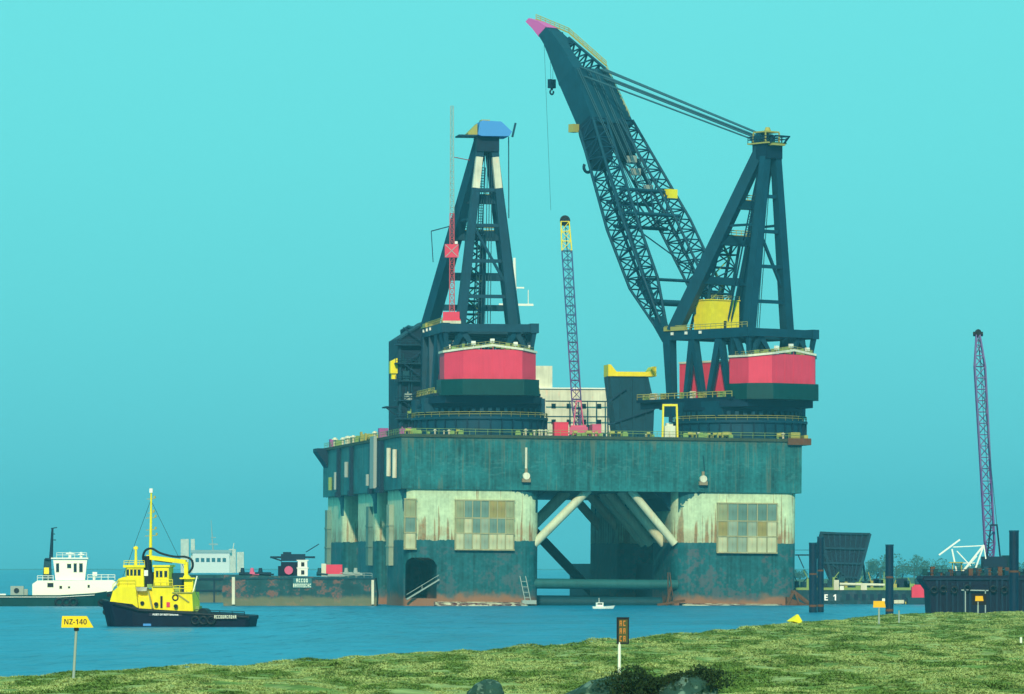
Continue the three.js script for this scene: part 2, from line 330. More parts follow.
{ // pale crusted pontoon noses just awash
  const crust = mat([1, 1, 1], .85, { map: colourTex(512, 64, 30, 4, (x, y) => { const n = fbm(x * .8, y * 1.5, 5), q = fbm(x * 4, y * 3 + 8, 3), a = smooth(.42, .58, n), b = smooth(.5, .64, q), k = .8 + .5 * q; return [lerp(.16, .58, a) * k - .12 * b, lerp(.11, .56, a) * k - .16 * b, lerp(.09, .40, a) * k - .1 * b]; }) });
  for (const [a, b] of [[7, 28], [60, 82.5]]) mesh('pontoon_nose', [plan([[a, -1], [a + 1, 1.2], [a + 4, 2.2], [a + 9, 2.9], [b - 7, 3.4], [b - 3, 2.4], [b - 1, 1], [b, -1]], -3, (x, z) => z > 0 ? .3 + .55 * fbm(x * .7, 3, 3) : 1.1)], crust, vessel);
  const brace = mat([.02, .12, .13], .6, { map: steelTex });
  // braces between the two rows of columns, and low tubes added as shade
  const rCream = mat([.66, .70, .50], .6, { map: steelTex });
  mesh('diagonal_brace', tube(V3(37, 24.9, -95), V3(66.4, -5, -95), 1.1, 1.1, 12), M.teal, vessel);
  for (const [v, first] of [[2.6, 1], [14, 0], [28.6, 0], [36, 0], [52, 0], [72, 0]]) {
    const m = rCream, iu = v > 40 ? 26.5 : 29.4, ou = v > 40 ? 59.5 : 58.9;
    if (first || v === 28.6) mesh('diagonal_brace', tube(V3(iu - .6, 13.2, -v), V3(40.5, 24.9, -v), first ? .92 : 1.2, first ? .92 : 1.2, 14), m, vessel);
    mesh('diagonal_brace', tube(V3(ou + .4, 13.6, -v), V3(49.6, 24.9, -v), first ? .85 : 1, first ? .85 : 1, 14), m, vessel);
    if (v === 14 || v === 52) mesh('horizontal_brace_or_shade', tube(V3(iu - .6, .9, -v), V3(ou + 3, .9, -v), 1.3, 1.3, 14), M.teal, vessel);  // added low tubes, dark teal standing for shade and reflection over the water
    if (v === 2.6 || v === 36) mesh('horizontal_brace_or_shade', tube(V3(iu - .6, 4.9, -v), V3(ou + 1, 4.9, -v), 1.05, 1.05, 14), brace, vessel);
  }
  each('deck_haunch', [side([[29.2, 24.59], [29.2, 21.5], [30.4, 23.6], [32, 24.59]], -26, -5), side([[58.9, 24.59], [58.9, 20.5], [57, 23.3], [55, 24.59]], -26, -5)], M.teal, vessel);
}
{ // fenders of square panels on the column faces
  const kinds = [[.34, .43, .33], [.18, .30, .26], [.60, .62, .40], [.38, .32, .12], [.34, .38, .22], [.14, .26, .23]].map((c) => mat(c, .85, { map: steelTex }));
  function fender(px0, px1, py0, py1, nx, name, pick) {
    const a = VL(px0, py0, 0), b = VL(px1, py1, 0), f = sub(name, vessel), w = (b.x - a.x) / nx, rows = [0, .36, .67, 1], shared = rows.slice(1).map((r, k) => plain(new THREE.BoxGeometry(w * .86, (r - rows[k]) * (a.y - b.y) * .92, .5)));
    mesh('fender_frame', [bb(a.x - .15, b.x + .15, b.y - .15, a.y + .15, -.52, -.2), ...rows.map((r) => bb(a.x - .2, b.x + .2, lerp(a.y, b.y, r) - .12, lerp(a.y, b.y, r) + .12, -.3, .42)), ...Array.from({ length: nx + 1 }, (_, i) => bb(a.x + w * i - .09, a.x + w * i + .09, b.y, a.y, -.3, .36))], mat([.44, .42, .24], .85, { map: steelTex }), f);
    for (let r = 0; r < 3; r++) for (let i = 0; i < nx; i++) { const o = mesh('fender_panel', shared[r].clone(), kinds[pick(i, r)], f); o.position.set(a.x + w * (i + .5), lerp(a.y, b.y, (rows[r] + rows[r + 1]) / 2), .02 + rr(-.05, .08)); }
  }
  fender(455, 513, 500, 550, 7, 'fender', (i, r) => r === 2 ? [2, 0, 2, 0, 2, 2, 2][i] : r === 0 ? [4, 1, 5, 1, 3, 3, 4][i] : [4, 2, 1, 0, 1, 1, 4][i]);
  fender(717, 776, 503, 553, 6, 'fender', (i, r) => r === 2 ? [2, 0, 0, 2, 2, 2][i] : r === 0 ? [4, 1, 5, 1, 5, 1][i] : [3, 0, 1, 0, 3, 2][i]);
  fender(404, 415, 499, 549, 1, 'fender', (i, r) => [4, 1, 2][r]);
  for (const [v, s] of [[19, 0], [51, 5], [122, 1]]) mesh('side_fender', [bb(-.1, .95, 8.5, 21.5, -v - 2, -v + 2), bb(-.2, .95, 12.5, 12.9, -v - 2.2, -v + 2.2), bb(-.2, .95, 17, 17.4, -v - 2.2, -v + 2.2)], kinds[s], vessel);
}
{ // fittings of the hull: fairleads, guide pipes, hanging panel, side brackets, anchor rack, platforms
  for (const [px, py, pipe] of [[525, 476, 1], [702, 479, 0]]) {
    const p = VL(px, py, -.4), f = sub('fairlead', vessel);
    mesh('sheave', [tube(V3(p.x, p.y, -.2), V3(p.x, p.y, 1.1), .75, .75, 14)], M.cream, f); mesh('bracket', [bb(p.x - .9, p.x + .9, p.y - 1.3, p.y - .5, 0, 1), bb(p.x - .25, p.x + .25, p.y, p.y + 1.6, 0, .6)], M.wood, f);
    mesh('chain_pipe', tube(V3(p.x + (pipe ? 0 : .4), p.y + 1.6, .3), V3(p.x, p.y + (pipe ? 6 : 5), .25), pipe ? .28 : .1, pipe ? .28 : .1, 6), pipe ? M.cream : M.teal, f);
  }
  for (const [v, y0, y1, m] of [[5, 27, 33, M.cream], [14, 27.5, 33.5, M.cream], [46, 26, 28.5, M.grey], [82, 28.5, 32, M.grey], [100, 26, 30, M.grey], [110, 26, 29, M.green]]) mesh('guide_pipe', [tube(V3(-.7, y0, -v), V3(-.7, y1, -v), .5, .5, 8)], m, vessel);
  mesh('hanging_panel', [bb(-1.6, -.9, 25.2, 36.5, -37, -31)], M.grey, vessel);
  for (const v of [27, 30, 43, 76, 98]) mesh('side_bracket', [bb(-.8, -.01, 24.6, 35.4, -v - .9, -v + .9), bb(-1.1, -.01, 24.2, 25.4, -v - 1.3, -v + 1.3)], M.steelDark, vessel);
  mesh('overhang', [side([[-2.6, 35.2], [-2.6, 36], [-.01, 36], [-.01, 31.5], [-1, 33]], -127.5, -120)], M.steelDark, vessel);
  const e = VL(786, 436, 0), e2 = VL(809, 440, 0);
  mesh('sponson', [bb(e.x, e2.x, 34.9, 36.3, -9, .9)], M.rust, vessel);
  mesh('sponson_gear', [bb(e.x + 1, e.x + 3, 36.3, 37.6, -4, -1), bb(e.x + 3.6, e2.x - .6, 36.3, 37, -3, .4)], M.ochre, vessel);
  const a = VL(786, 606, -1), r = sub('anchor_rack', vessel), x0 = a.x, x1 = x0 + 5.6;
  mesh('rack_frame', [bar(V3(x0, .4, 1.4), V3(x0 + 1.6, 3.8, 1.2), .5), bar(V3(x0 + 1.6, 3.8, 1.2), V3(x1, .8, 1.4), .5), bar(V3(x0, .5, 1.4), V3(x1, .5, 1.4), .5), bar(V3(x0 + 3, .5, 1.4), V3(x0 + 1.8, 3.6, 1.3), .35), bar(V3(x0, .4, -1), V3(x0 + 1.6, 3.8, -1), .5), bar(V3(x0 + 1.6, 3.8, -1), V3(x1, .8, -1), .5)], M.rust, r);
  mesh('rack_plate', [plan([[x0 + .2, -.9], [x1 - .4, -.9], [x1 - .4, 1.2], [x0 + .2, 1.2]], .1, (x) => lerp(2.6, .7, (x - x0) / 5))], M.rust, r);
  const b = VL(648, 604, -1);
  mesh('anchor_bolster', [bar(V3(b.x + 2, .6, .8), V3(b.x + 8, 1.6, .8), .5), bar(V3(b.x + 4, .4, .8), V3(b.x + 5, 4.5, .5), .4), tube(V3(b.x + 4.4, 2.5, .6), V3(b.x + 4.4, 7.5, .2), .12, .12, 5), tube(V3(b.x + 5.4, 2.5, .6), V3(b.x + 4.8, 7.5, .2), .12, .12, 5)], M.rust, vessel);
  const c = VL(533, 600, -.5);
  mesh('boarding_ladder', [bar(V3(c.x - 1.6, .8, .6), V3(c.x - 2.8, 6.5, .2), .16), bar(V3(c.x - .4, .8, .6), V3(c.x - 1.6, 6.5, .2), .16), bb(c.x - 2.4, c.x + .6, .6, 1.4, -.4, 1.2), ...[0, .2, .4, .6, .8].map((t) => bar(V3(lerp(c.x - 1.6, c.x - 2.8, t), lerp(.8, 6.5, t), lerp(.6, .2, t)), V3(lerp(c.x - .4, c.x - 1.6, t), lerp(.8, 6.5, t), lerp(.6, .2, t)), .1))], M.grey, vessel);
  mesh('gangway', [bar(V3(1.2, 1.4, 1), V3(8.2, 5.6, .2), .5, .25), bar(V3(1.2, 2.4, 1), V3(8.2, 6.6, .2), .1), bar(V3(4.5, 3.4, .8), V3(4.5, 4.5, .8), .1)], M.grey, vessel);
}

// ---------------------------------------------------------------- the two heavy cranes; local -z is the way the boom points, y = 0 the deck
function heavyCrane(label, px, alpha, opts) {
  const c0 = VL(px, 434, 15), w = onVessel(c0.x, DECK + .1, 15);
  const c = thing('heavy_lift_crane', label, 'crane', w.toArray(), alpha);
  // pedestal and turntable
  const ped = mesh('pedestal', [cyl(14.2, 14.2, 0, 3.4, 0, 0, 48), cyl(14.7, 14.7, 3.4, 3.9, 0, 0, 48), cyl(13.9, 13.9, 3.9, 4.6, 0, 0, 48)], M.steel, c);
  each('pedestal_rib', Array.from({ length: 36 }, (_, i) => { const a = i / 36 * 6.283; return box(.3, 3.4, .5, Math.sin(a) * 14.3, 1.7, Math.cos(a) * 14.3, a); }), M.steelDark, ped);
  const ringPts = (r, y, n = 40) => Array.from({ length: n + 1 }, (_, i) => V3(Math.cos(i / n * 6.2832) * r, y, Math.sin(i / n * 6.2832) * r));
  mesh('pedestal_railing', railing(ringPts(14.5, 3.9), 1, 4, .06), M.ochre, ped);
  const tt = mesh('turntable', [cyl(12.6, 13.4, 4.6, 6.2, 0, 0, 48), cyl(13.4, 13.4, 6.2, 6.8, 0, 0, 48), plan([[-12, -12], [12, -12], [12.6, 6], [9.5, 13], [-9.5, 13], [-12.6, 6]], 6.8, 8.3)], M.steelDark, c);
  each('turntable_roller', Array.from({ length: 48 }, (_, i) => { const a = i / 48 * 6.283; return box(.8, .9, .3, Math.sin(a) * 13.3, 5.4, Math.cos(a) * 13.3, a); }), M.steel, tt);
  each('skirt_block', [bb(-13.2, -9, 5, 8, -10, -4), bb(-13, -8, 4.8, 8, 2, 7), bb(8, 13, 4.8, 8, 2, 7), bb(9, 13.2, 5, 8, -10, -4)], M.steel, tt);
  const pf = mesh('platform', [bb(-11.5, 11.5, 8.3, 8.9, -20.5, 10)], M.steelDark, c);
  mesh('platform_beam', [-10.5, -5, 0, 5, 10.5].map((x) => bb(x - .3, x + .3, 6.9, 8.3, -20, -12)), M.steelDark, pf);
  mesh('platform_railing', railing([V3(11.4, 8.9, 9), V3(11.4, 8.9, -20.4), V3(-11.4, 8.9, -20.4), V3(-11.4, 8.9, 10)], 1.15, 2, .09), M.ochre, pf);
  for (let i = 0; i < 9; i++) { const z = -19 + i * 3.1 + rr(-.6, .6), h = rr(.7, 1.5); mesh('platform_box', bb(-11.2, -10.2, 8.9, 8.9 + h, z, z + rr(.7, 1.6)), [M.green, M.cream, M.ochre, M.teal][i % 4], pf); }
  // counterweight band and red machinery house
  const head = (o) => [[-9.8 - o, 7.5], [-9.8 - o, 13.5 + o * .3], [-6.3 - o * .4, 17 + o], [6.3 + o * .4, 17 + o], [9.8 + o, 13.5 + o * .3], [9.8 + o, 7.5]];
  mesh('counterweight', [plan(head(.7), 8.32, 11.7)], M.band, c);
  const house = sub('machinery_house', c), roof = (x) => 18.7 - .13 * Math.abs(x);
  mesh('house_wall', [plan(head(0), 11.7, roof), plan([[-7.5, -11], [-7.5, 7.5], [7.5, 7.5], [7.5, -11]], 8.9, 16.6)], M.red, house);
  const trim = [], hp = head(.12);
  for (let i = 0; i < 5; i++) { const [a, b] = [hp[i], hp[i + 1]], mid = [(a[0] + b[0]) / 2, (a[1] + b[1]) / 2], pts = i === 2 ? [a, mid, b] : [a, b]; for (let k = 0; k + 1 < pts.length; k++) trim.push(bar(V3(pts[k][0], roof(pts[k][0]) + .12, pts[k][1]), V3(pts[k + 1][0], roof(pts[k + 1][0]) + .12, pts[k + 1][1]), .35, .45)); }
  mesh('parapet', [...trim, bb(-7.7, -7.3, 16.6, 17, -11, 7.4), bb(7.3, 7.7, 16.6, 17, -11, 7.4), bb(-7.3, 7.3, 16.6, 17, -11.1, -10.7)], M.cream, house);
  each('wall_seam', [-5, -2.5, 0, 2.5, 5].map((x) => bb(x - .06, x + .06, 11.8, roof(x) - .1, 17, 17.05)), M.red, house);
  for (const [x, z] of [[-8.8, 12.5], [-4, 16], [0, 16.2], [5, 16], [8.8, 12.5], [-7, -6], [-7, 1]]) { const f = mesh('floodlight', [box(.9, .8, .6, x, (z > 5 ? roof(x) : 16.6) + 1.1, z), box(.16, .9, .16, x, (z > 5 ? roof(x) : 16.6) + .5, z)], M.white, house); f.name = 'floodlight'; }
  each('roof_gear', Array.from({ length: 16 }, (_, i) => { const x = -8 + i * 1.07, z = 13.6 + rr(-1.5, 1.5), h = rr(.5, 1.4); return box(rr(.4, 1), h, rr(.4, 1), x, roof(x) + h / 2 - .1, z); }), M.green, house);
  mesh('roof_railing', railing([V3(-9.5, roof(9.5), 9), V3(-9.5, roof(9.5), 13), V3(-6, roof(6), 16.6), V3(0, roof(0), 16.7), V3(6, roof(6), 16.6), V3(9.5, roof(9.5), 13)], 1, 1.5, .05), M.ochre, house);
  // portal frame on struts
  const fr = sub('portal_frame', c), Y = 22.6;
  for (const s of [-1, 1]) {
    mesh('long_beam', bb(s * 9.5 - .9, s * 9.5 + .9, Y - 1, Y + 1, -13, 14), M.steel, fr);
    for (const [z0, y0, z1, t] of [[-10.5, 8.9, -12, 2.1], [-6, 8.9, -4.5, 1.3], [-.5, 8.9, -4, 1.5], [1.2, 8.9, 4, 1.3], [6.5, 8.9, 4.6, 1.2], [7, 17, 8.6, 1.2], [11, 17, 9.4, 1.2], [12.6, 17, 13.2, .9]])
      mesh('strut', taper(V3(s * 9.5 + (z0 > 6 ? -s : s) * .6, y0, z0), V3(s * 9.5, Y - .9, z1), t * .8, t * .8, t, t), M.steel, fr);
    mesh('beam_bracket', [taper(V3(s * 5.7, 17.6, 12), V3(s * 5.7, Y - .9, 9.5), 1, 1, 2.4, 2.4), taper(V3(s * 3, 17.9, 13.2), V3(s * 5.4, Y - .9, 12.4), .6, .6, 1.2, 1.2), taper(V3(s * 8.2, 17.5, 13.2), V3(s * 6, Y - .9, 12.4), .6, .6, 1.2, 1.2)], M.steel, fr);
  }
  for (const z of [-12.2, -4, 4.5, 13]) mesh('cross_girder', bb(-8.58, 8.58, Y - .85, Y + .85, z - .7, z + .7), M.steel, fr);
  mesh('frame_deck', bb(-8.5, 8.5, Y + .9, Y + 1.15, -11.4, 3.6), M.steelDark, fr);
  mesh('frame_railing', railing([V3(-10.2, Y + 1, 13.5), V3(-10.2, Y + 1, -12.8), V3(10.2, Y + 1, -12.8)], 1.1, 1.6, .07), M.ochre, fr);
  mesh('corner_plate', [bb(-10.7, -9.2, Y + 1.02, Y + 1.9, -12.6, -6.5)], M.ochre, fr);
  for (const z of [-10, -5.5, -1]) mesh('frame_lamp', bb(-10.7, -10.1, Y + .1, Y + .7, z - .3, z + .3), M.white, fr);
  // A-frame
  const T = 62.3, zt = 9.9, foot = [[-9.5, -11, 1.5, 2.7], [9.5, -11, 1.5, 2.7], [-5.7, 9, .6, 2.1], [5.7, 9, .6, 2.1]];
  const leg = (i, y) => { const [x, z, s] = foot[i], t = (y - Y) / (T - Y), tx = Math.sign(x) * (i < 2 ? 1 : 1.35), tz = i < 2 ? zt - 1.8 : zt; return V3(lerp(x, tx, t), y, lerp(z, tz, t)); };
  for (let i = 0; i < 4; i++) {
    const pale = opts.paleLegs && i > 1;
    if (pale) { const g = sub('a_frame_leg', c); mesh('leg_shaft', taper(leg(i, Y + 1), leg(i, 52.4), 2, 2.1, 1.6, 1.7), M.steel, g); mesh('leg_upper', taper(leg(i, 52.4), leg(i, 59), 1.5, 1.6, 1.4, 1.5), M.cream, g); mesh('leg_head', taper(leg(i, 59), leg(i, T), 1.6, 1.6, 1.6, 1.6), M.steel, g); }
    else mesh('a_frame_leg', taper(leg(i, Y + .9), leg(i, T), foot[i][3], foot[i][3] * 1.05, i < 2 ? 2.3 : 1.7, i < 2 ? 2.3 : 1.7), M.steel, c);
  }
  const xb = (i, j, y, t) => bar(leg(i, y), leg(j, y), t, t * .9);
  for (const [y, t] of [[28, 1.4], [34.5, 1.8], [43, 2.2], [50.5, 2]]) {
    const b = mesh('cross_beam', xb(0, 1, y, t), M.steel, c), p = leg(0, y), q = leg(1, y);
    if (y === 43 || y === 50.5) mesh('walkway', [bb(p.x, q.x, y + t / 2, y + t / 2 + .15, p.z - 1.8, p.z + 1), ...railing([V3(p.x, y + t / 2, p.z + 1), V3(q.x, y + t / 2, p.z + 1)], 1.1, 1.5, .1)], M.ochre, b);
  }
  for (const y of [29.5, 37, 44.5, 52]) mesh('rear_strut', [xb(2, 3, y, .8)], M.steel, c);
  mesh('rear_strut', bar(leg(2, 45), leg(3, 31), .55), M.steel, c);
  for (const [i, j] of [[0, 2], [1, 3]]) mesh('side_tie', bar(leg(i, 46), leg(j, 46), .5), M.steel, c);
  // stair tower and reeving between the legs
  const st = sub('stair_tower', c), sx = opts.tower, tw = opts.towerWidth, tz = opts.towerZ;
  putLattice(st, [V3(sx - tw, Y + 1, tz), V3(sx + tw, Y + 1, tz), V3(sx + tw, Y + 1, tz + 3.5), V3(sx - tw, Y + 1, tz + 3.5)], [V3(sx - tw * .8, 43, tz + 6.5), V3(sx + tw * .8, 43, tz + 6.5), V3(sx + tw * .8, 43, tz + 9), V3(sx - tw * .8, 43, tz + 9)], 7, .34, .17, M.steel, M.lace);
  mesh('stair', [...Array.from({ length: 6 }, (_, k) => bar(V3(sx + (k % 2 ? 1.5 : -1.5), 24 + k * 3.1, tz + 1.7 + k * 1.1), V3(sx + (k % 2 ? -1.5 : 1.5), 27 + k * 3.1, tz + 2.7 + k * 1.1), .5, .2))], M.green, st);
  for (const x of [-.8, .8]) mesh('ladder_rail', [bar(V3(x * .6 + sx * .3, 43, 2), V3(x * .6 + sx * .3, 57, 6.4), .22), bar(V3(x * .6 + sx * .3, 24, -3.5), V3(x * .6 + sx * .3, 42, 1.8), .25)], M.lace, st);
  mesh('ladder_rung', Array.from({ length: 26 }, (_, k) => { const t = k / 25, y = lerp(43, 57, t), z = lerp(2, 6.4, t); return bar(V3(sx * .3 - .5, y, z), V3(sx * .3 + .5, y, z), .14); }), M.lace, st);
  mesh('luffing_rope', [-1.6, -1, -.4, .4, 1, 1.6].map((x) => tube(V3(x, 24, 4.5), V3(x * .8, 60, 8.6), .09, .09, 5)), M.rope, c);
  // head of the A-frame
  const hd = sub('a_frame_head', c);
  mesh('head_block', [bb(-2.4, 2.4, T - 2.2, T + .9, zt - 3.2, zt + 1.1)], M.steelDark, hd);
  if (opts.cover) {
    mesh('head_cover', [side([[-2.4, T + 1.2], [-2, T + 3.9], [-1.4, T + 4.2], [2.6, T + 4.0], [4.9, T + 1.9], [4.3, T + .95], [2, T + .92], [-1.6, T + .92]], zt - 4.6, zt + 2.6)], M.blue, hd);
    mesh('head_platform', [bb(-6.4, -2.45, T + .9, T + 1.2, zt - 3, zt + 2), bar(V3(5.4, T + 1, zt), V3(6.1, T + 4, zt), .4), bar(V3(4.6, T + 1, zt), V3(4.4, 46, zt + 1.4), .2)], M.steel, hd);
    mesh('head_gear', [plan([[-4.4, zt - 2], [-4.4, zt + 1.8], [-2.42, zt + 1.8], [-2.42, zt - 2]], T + 1.2, (x) => x < -3 ? T + 1.6 : T + 3.6), bb(-1.4, .4, T + 4.15, T + 4.5, zt - 2, zt + 1)], M.ochre, hd);
  } else {
    mesh('head_platform', [bb(-2.8, 2.8, T + .9, T + 1.2, zt - 4.4, zt + 2), bb(-1.8, 1.8, T + .5, T + .9, zt + 1.15, zt + 2.6)], M.ochre, hd);
    mesh('head_sheave', [-1.9, -.95, 0, .95, 1.9].flatMap((x) => [tube(V3(x - .25, T + 2.1, zt - 2), V3(x + .25, T + 2.1, zt - 2), 1.2, 1.2, 16)]), M.steel, hd);
    mesh('head_roof', [bb(-2, 2, T + 3.4, T + 3.7, zt - 3.4, zt + .6), cyl(.8, .45, T + 3.7, T + 4.6, 0, zt - 1, 10), ...[-2, 2].flatMap((x) => [bar(V3(x, T + 1.2, zt - 3.3), V3(x, T + 3.4, zt - 3.3), .25), bar(V3(x, T + 1.2, zt + .5), V3(x, T + 3.4, zt + .5), .25)])], M.ochre, hd);
    mesh('head_railing', [...railing([V3(-2.7, T + 1.2, zt - 4.3), V3(2.7, T + 1.2, zt - 4.3), V3(2.7, T + 1.2, zt + 1.9), V3(-2.7, T + 1.2, zt + 1.9), V3(-2.7, T + 1.2, zt - 4.3)], 1.3, 1.3, .1), bar(V3(2, T + 1, zt + 2), V3(2, T + 2.4, zt + 3.6), .3), bar(V3(-2, T + 1, zt + 2), V3(-2, T + 2.4, zt + 3.6), .3), bar(V3(-2.2, T + 2.4, zt + 3.6), V3(2.2, T + 2.4, zt + 3.6), .3)], M.steelDark, hd);
  }
  if (opts.winchHouse) {
    const wh = sub('winch_house', c);
    mesh('wall', plan([[-5.6, -8.4], [-5.6, -2.9], [2.6, -2.9], [2.6, -8.4]], Y + 1.2, 30.2), M.yellow, wh);
    mesh('door', bb(-1.9, -1.1, Y + 1.2, Y + 3.2, -2.92, -2.84), M.black, wh);
    mesh('roof_rim', [bb(-5.8, 2.8, 30.2, 30.4, -8.6, -2.7)], M.yellowPlain, wh);
    mesh('rail', railing([V3(-5.6, 30.4, -2.8), V3(2.6, 30.4, -2.8)], .8, 1.5, .06), M.ochre, wh);
  }
  // boom: two lattice legs that close into a plated head
  const e = opts.elevation, B = (s, x, t) => V3(x, 22.6 + s * Math.sin(e) + t * Math.cos(e), -13.6 - s * Math.cos(e) + t * Math.sin(e));
  const cx = (s) => s < 24 ? lerp(9.2, 8.9, s / 24) : lerp(8.9, 3.9, (s - 24) / 33);
  for (const d of [-1, 1]) {
    const lg = sub('boom_leg', c), ring = (s, hw, t0, t1) => [B(s, d * cx(s) - hw, t0), B(s, d * cx(s) + hw, t0), B(s, d * cx(s) + hw, t1), B(s, d * cx(s) - hw, t1)];
    mesh('foot', [taper(B(-1, d * 9.2, 0), B(4.5, d * cx(4.5), 0), 1.6, 1.6, 2.2, 2.6)], M.steel, lg);
    putLattice(lg, ring(3, .8, -.9, .9), ring(14, 2.1, -2.4, 2.6), 4, .34, .17, M.steel, M.lace);
    putLattice(lg, ring(14, 2.1, -2.4, 2.6), ring(30, 2.2, -2.6, 2.9), 6, .34, .17, M.steel, M.lace);
    putLattice(lg, ring(30, 2.2, -2.6, 2.9), ring(57, 2, -2.4, 2.7), 10, .34, .17, M.steel, M.lace);
    mesh('centre_chord', [tube(B(3, d * cx(3), 0), B(56, d * cx(56), .2), .3, .3, 6)], M.steel, lg);
    mesh('leg_plate', [taper(B(9, d * cx(9), 0), B(15, d * cx(15), 0), 1.8, .9, 3, 1.2)], M.steel, lg);
  }
  const cb = sub('boom_cross_bracing', c);
  for (const s of [31, 37.5]) for (const t of [-2.4, 2.6]) mesh('cross_tube', tube(B(s, -cx(s), t), B(s, cx(s), t), .42, .42, 8), M.steel, cb);
  mesh('cross_lacing', [0, 1, 2, 3, 4, 5].flatMap((k) => [-2.4, 2.6].flatMap((t) => { const a = lerp(-6.5, 6.5, k / 6), b = lerp(-6.5, 6.5, (k + 1) / 6); return [tube(B(k % 2 ? 31 : 37.5, a, t), B(k % 2 ? 37.5 : 31, b, t), .2, .2, 5), tube(B(31, a, -2.4), B(31, b, 2.6), .16, .16, 5), tube(B(37.5, a, -2.4), B(37.5, b, 2.6), .16, .16, 5)]; })), M.lace, cb);
  mesh('cross_tube', [tube(B(9, -9, 0), B(9, 9, 0), .7, .7, 8)], M.steel, cb); mesh('cross_tube', [tube(B(14.5, -8.5, 1), B(14.5, 8.5, 1), .35, .35, 8)], M.steel, cb);
  mesh('stay', [tube(B(30, -5.6, 0), B(18, 8, 0), .16, .16, 5)], M.lace, cb);
  const bh = sub('boom_head', c);
  const shell = (list) => { const pos = []; for (let k = 0; k + 1 < list.length; k++) { const [s0, x0, t0, u0, y0 = -x0] = list[k], [s1, x1, t1, u1, y1 = -x1] = list[k + 1], a = [B(s0, y0, t0), B(s0, x0, t0), B(s0, x0, u0), B(s0, y0, u0)], b = [B(s1, y1, t1), B(s1, x1, t1), B(s1, x1, u1), B(s1, y1, u1)]; for (let i = 0; i < 4; i++) { const j = (i + 1) % 4; for (const p of [a[i], a[j], b[j], a[i], b[j], b[i]]) pos.push(p.x, p.y, p.z); } if (!k) for (const i of [0, 2, 1, 0, 3, 2]) pos.push(a[i].x, a[i].y, a[i].z); if (k + 2 === list.length) for (const i of [0, 1, 2, 0, 2, 3]) pos.push(b[i].x, b[i].y, b[i].z); }
    const g = new THREE.BufferGeometry(); g.setAttribute('position', new THREE.Float32BufferAttribute(pos, 3)); g.computeVertexNormals(); g.setAttribute('uv', new THREE.Float32BufferAttribute(new Float32Array(pos.length / 3 * 2), 2)); return g; };
  mesh('head_plate', [shell([[56, 5.9, -2.4, 2.6], [60, 5.9, -2.6, 2.6], [71, 5, -3.5, 2.6]])], M.steel, bh);
  mesh('side_plate', [shell([[47, -3.2, -3.6, 1, -6.6], [56, -1.6, -3.2, 2, -6], [58, -1.6, -2.7, 2, -5.9]]), shell([[48.5, 3.6, -1.5, 2.2, 1], [56, 4.2, -2.2, 2.3, .4], [58, 4.2, -2.5, 2.4, .4]])], M.steelDark, bh);
  for (const s of [57.5, 60, 62.5, 65, 67.5, 70]) mesh('head_stiffener', [bar(B(s, -5.2 + (s - 57) * .05, -2.75 - (s - 57) * .07), B(s, 5.2 - (s - 57) * .05, -2.75 - (s - 57) * .07), .28, .3), bar(B(s, -5.7 + (s - 57) * .06, -2.6), B(s, -5.7 + (s - 57) * .06, 2.5), .25, .3)], M.steelDark, bh);
  mesh('hoist_line', [-4.4, -3.8, -1.6, -1, .6, 1.2, 3.2, 3.8].map((x) => tube(B(37.5, x * .8, 2.7), B(70.5, x, 2.9), .1, .1, 5)), M.rope, bh);
  mesh('hoist_line', [-4.6, -4, -3.4, 1.4, 2, 2.6].map((x) => tube(B(48, x, -3.9), B(84, x * .3, -6.2), .1, .1, 5)), M.rope, bh);
  mesh('sheave_bank', [-3.6, -2.8, 1.2, 2, 2.8].map((x) => tube(B(71.5, x - .25, -3.6), B(71.5, x + .25, -3.6), 1.1, 1.1, 14)), M.steelDark, bh);
  mesh('head_rib', [[-3.1, 57, 70], [-.4, 56.5, 71], [2.4, 57, 69]].map(([x, a, b]) => bar(B(a, x, -2.6), B(b, x * .85, -3.55), .5, .4)), M.teal, bh);
  mesh('tip_plate', [shell([[71, 5, -3.5, -2.8], [79, 3.2, -4.8, -4.1], [85, 1.8, -5.8, -5]]), shell([[71, -1.8, -3.4, 2.4, -5], [78, -.9, -4.6, .4, -3.4], [85, 1.8, -5.8, -2.4, -1.8]]), shell([[81, 2.6, -4.8, -1.2], [87, 1.5, -6.6, -3.4]])], M.steel, bh);
  mesh('tip_lacing', Array.from({ length: 5 }, (_, k) => [tube(B(71 + k * 2, 4.7 - k * .45, -3.1 - k * .3), B(73 + k * 2, 4.3 - k * .45, 1.8 - k * .7), .24, .24, 5), tube(B(73 + k * 2, 4.3 - k * .45, 1.8 - k * .7), B(73 + k * 2, 4.2 - k * .45, -3.4 - k * .3), .2, .2, 5), tube(B(71 + k * 2, -1.8, 2 - k * .7), B(73 + k * 2, 4.2 - k * .45, 1.8 - k * .7), .2, .2, 5)]).flat(), M.lace, bh);
  mesh('tip_chord', [tube(B(71, 4.9, 2.5), B(83, 2.2, -1.8), .34, .34, 6)], M.steel, bh);
  mesh('nose', [shell([[86.6, 1.55, -6.7, -3.1], [90, 1, -8, -5.4], [93.2, .4, -9.6, -8.3]])], mat([.62, .10, .38], .5), bh);
  mesh('head_walkway', [bar(B(72, 5, 2.8), B(84, 2.3, -1.2), .4, .3), bar(B(84, 2.3, -1.2), B(92.4, .8, -7.4), .35, .3), ...railing([B(72, 5, 2.8), B(84, 2.3, -1.2), B(92.4, .8, -7.4)], 1, 1.6, .1)], M.ochre, bh);
  mesh('boom_walkway', railing([B(58, 5.4, 2.7), B(71, 4.6, 2.8)], 1, 1.6, .07), M.ochre, bh);
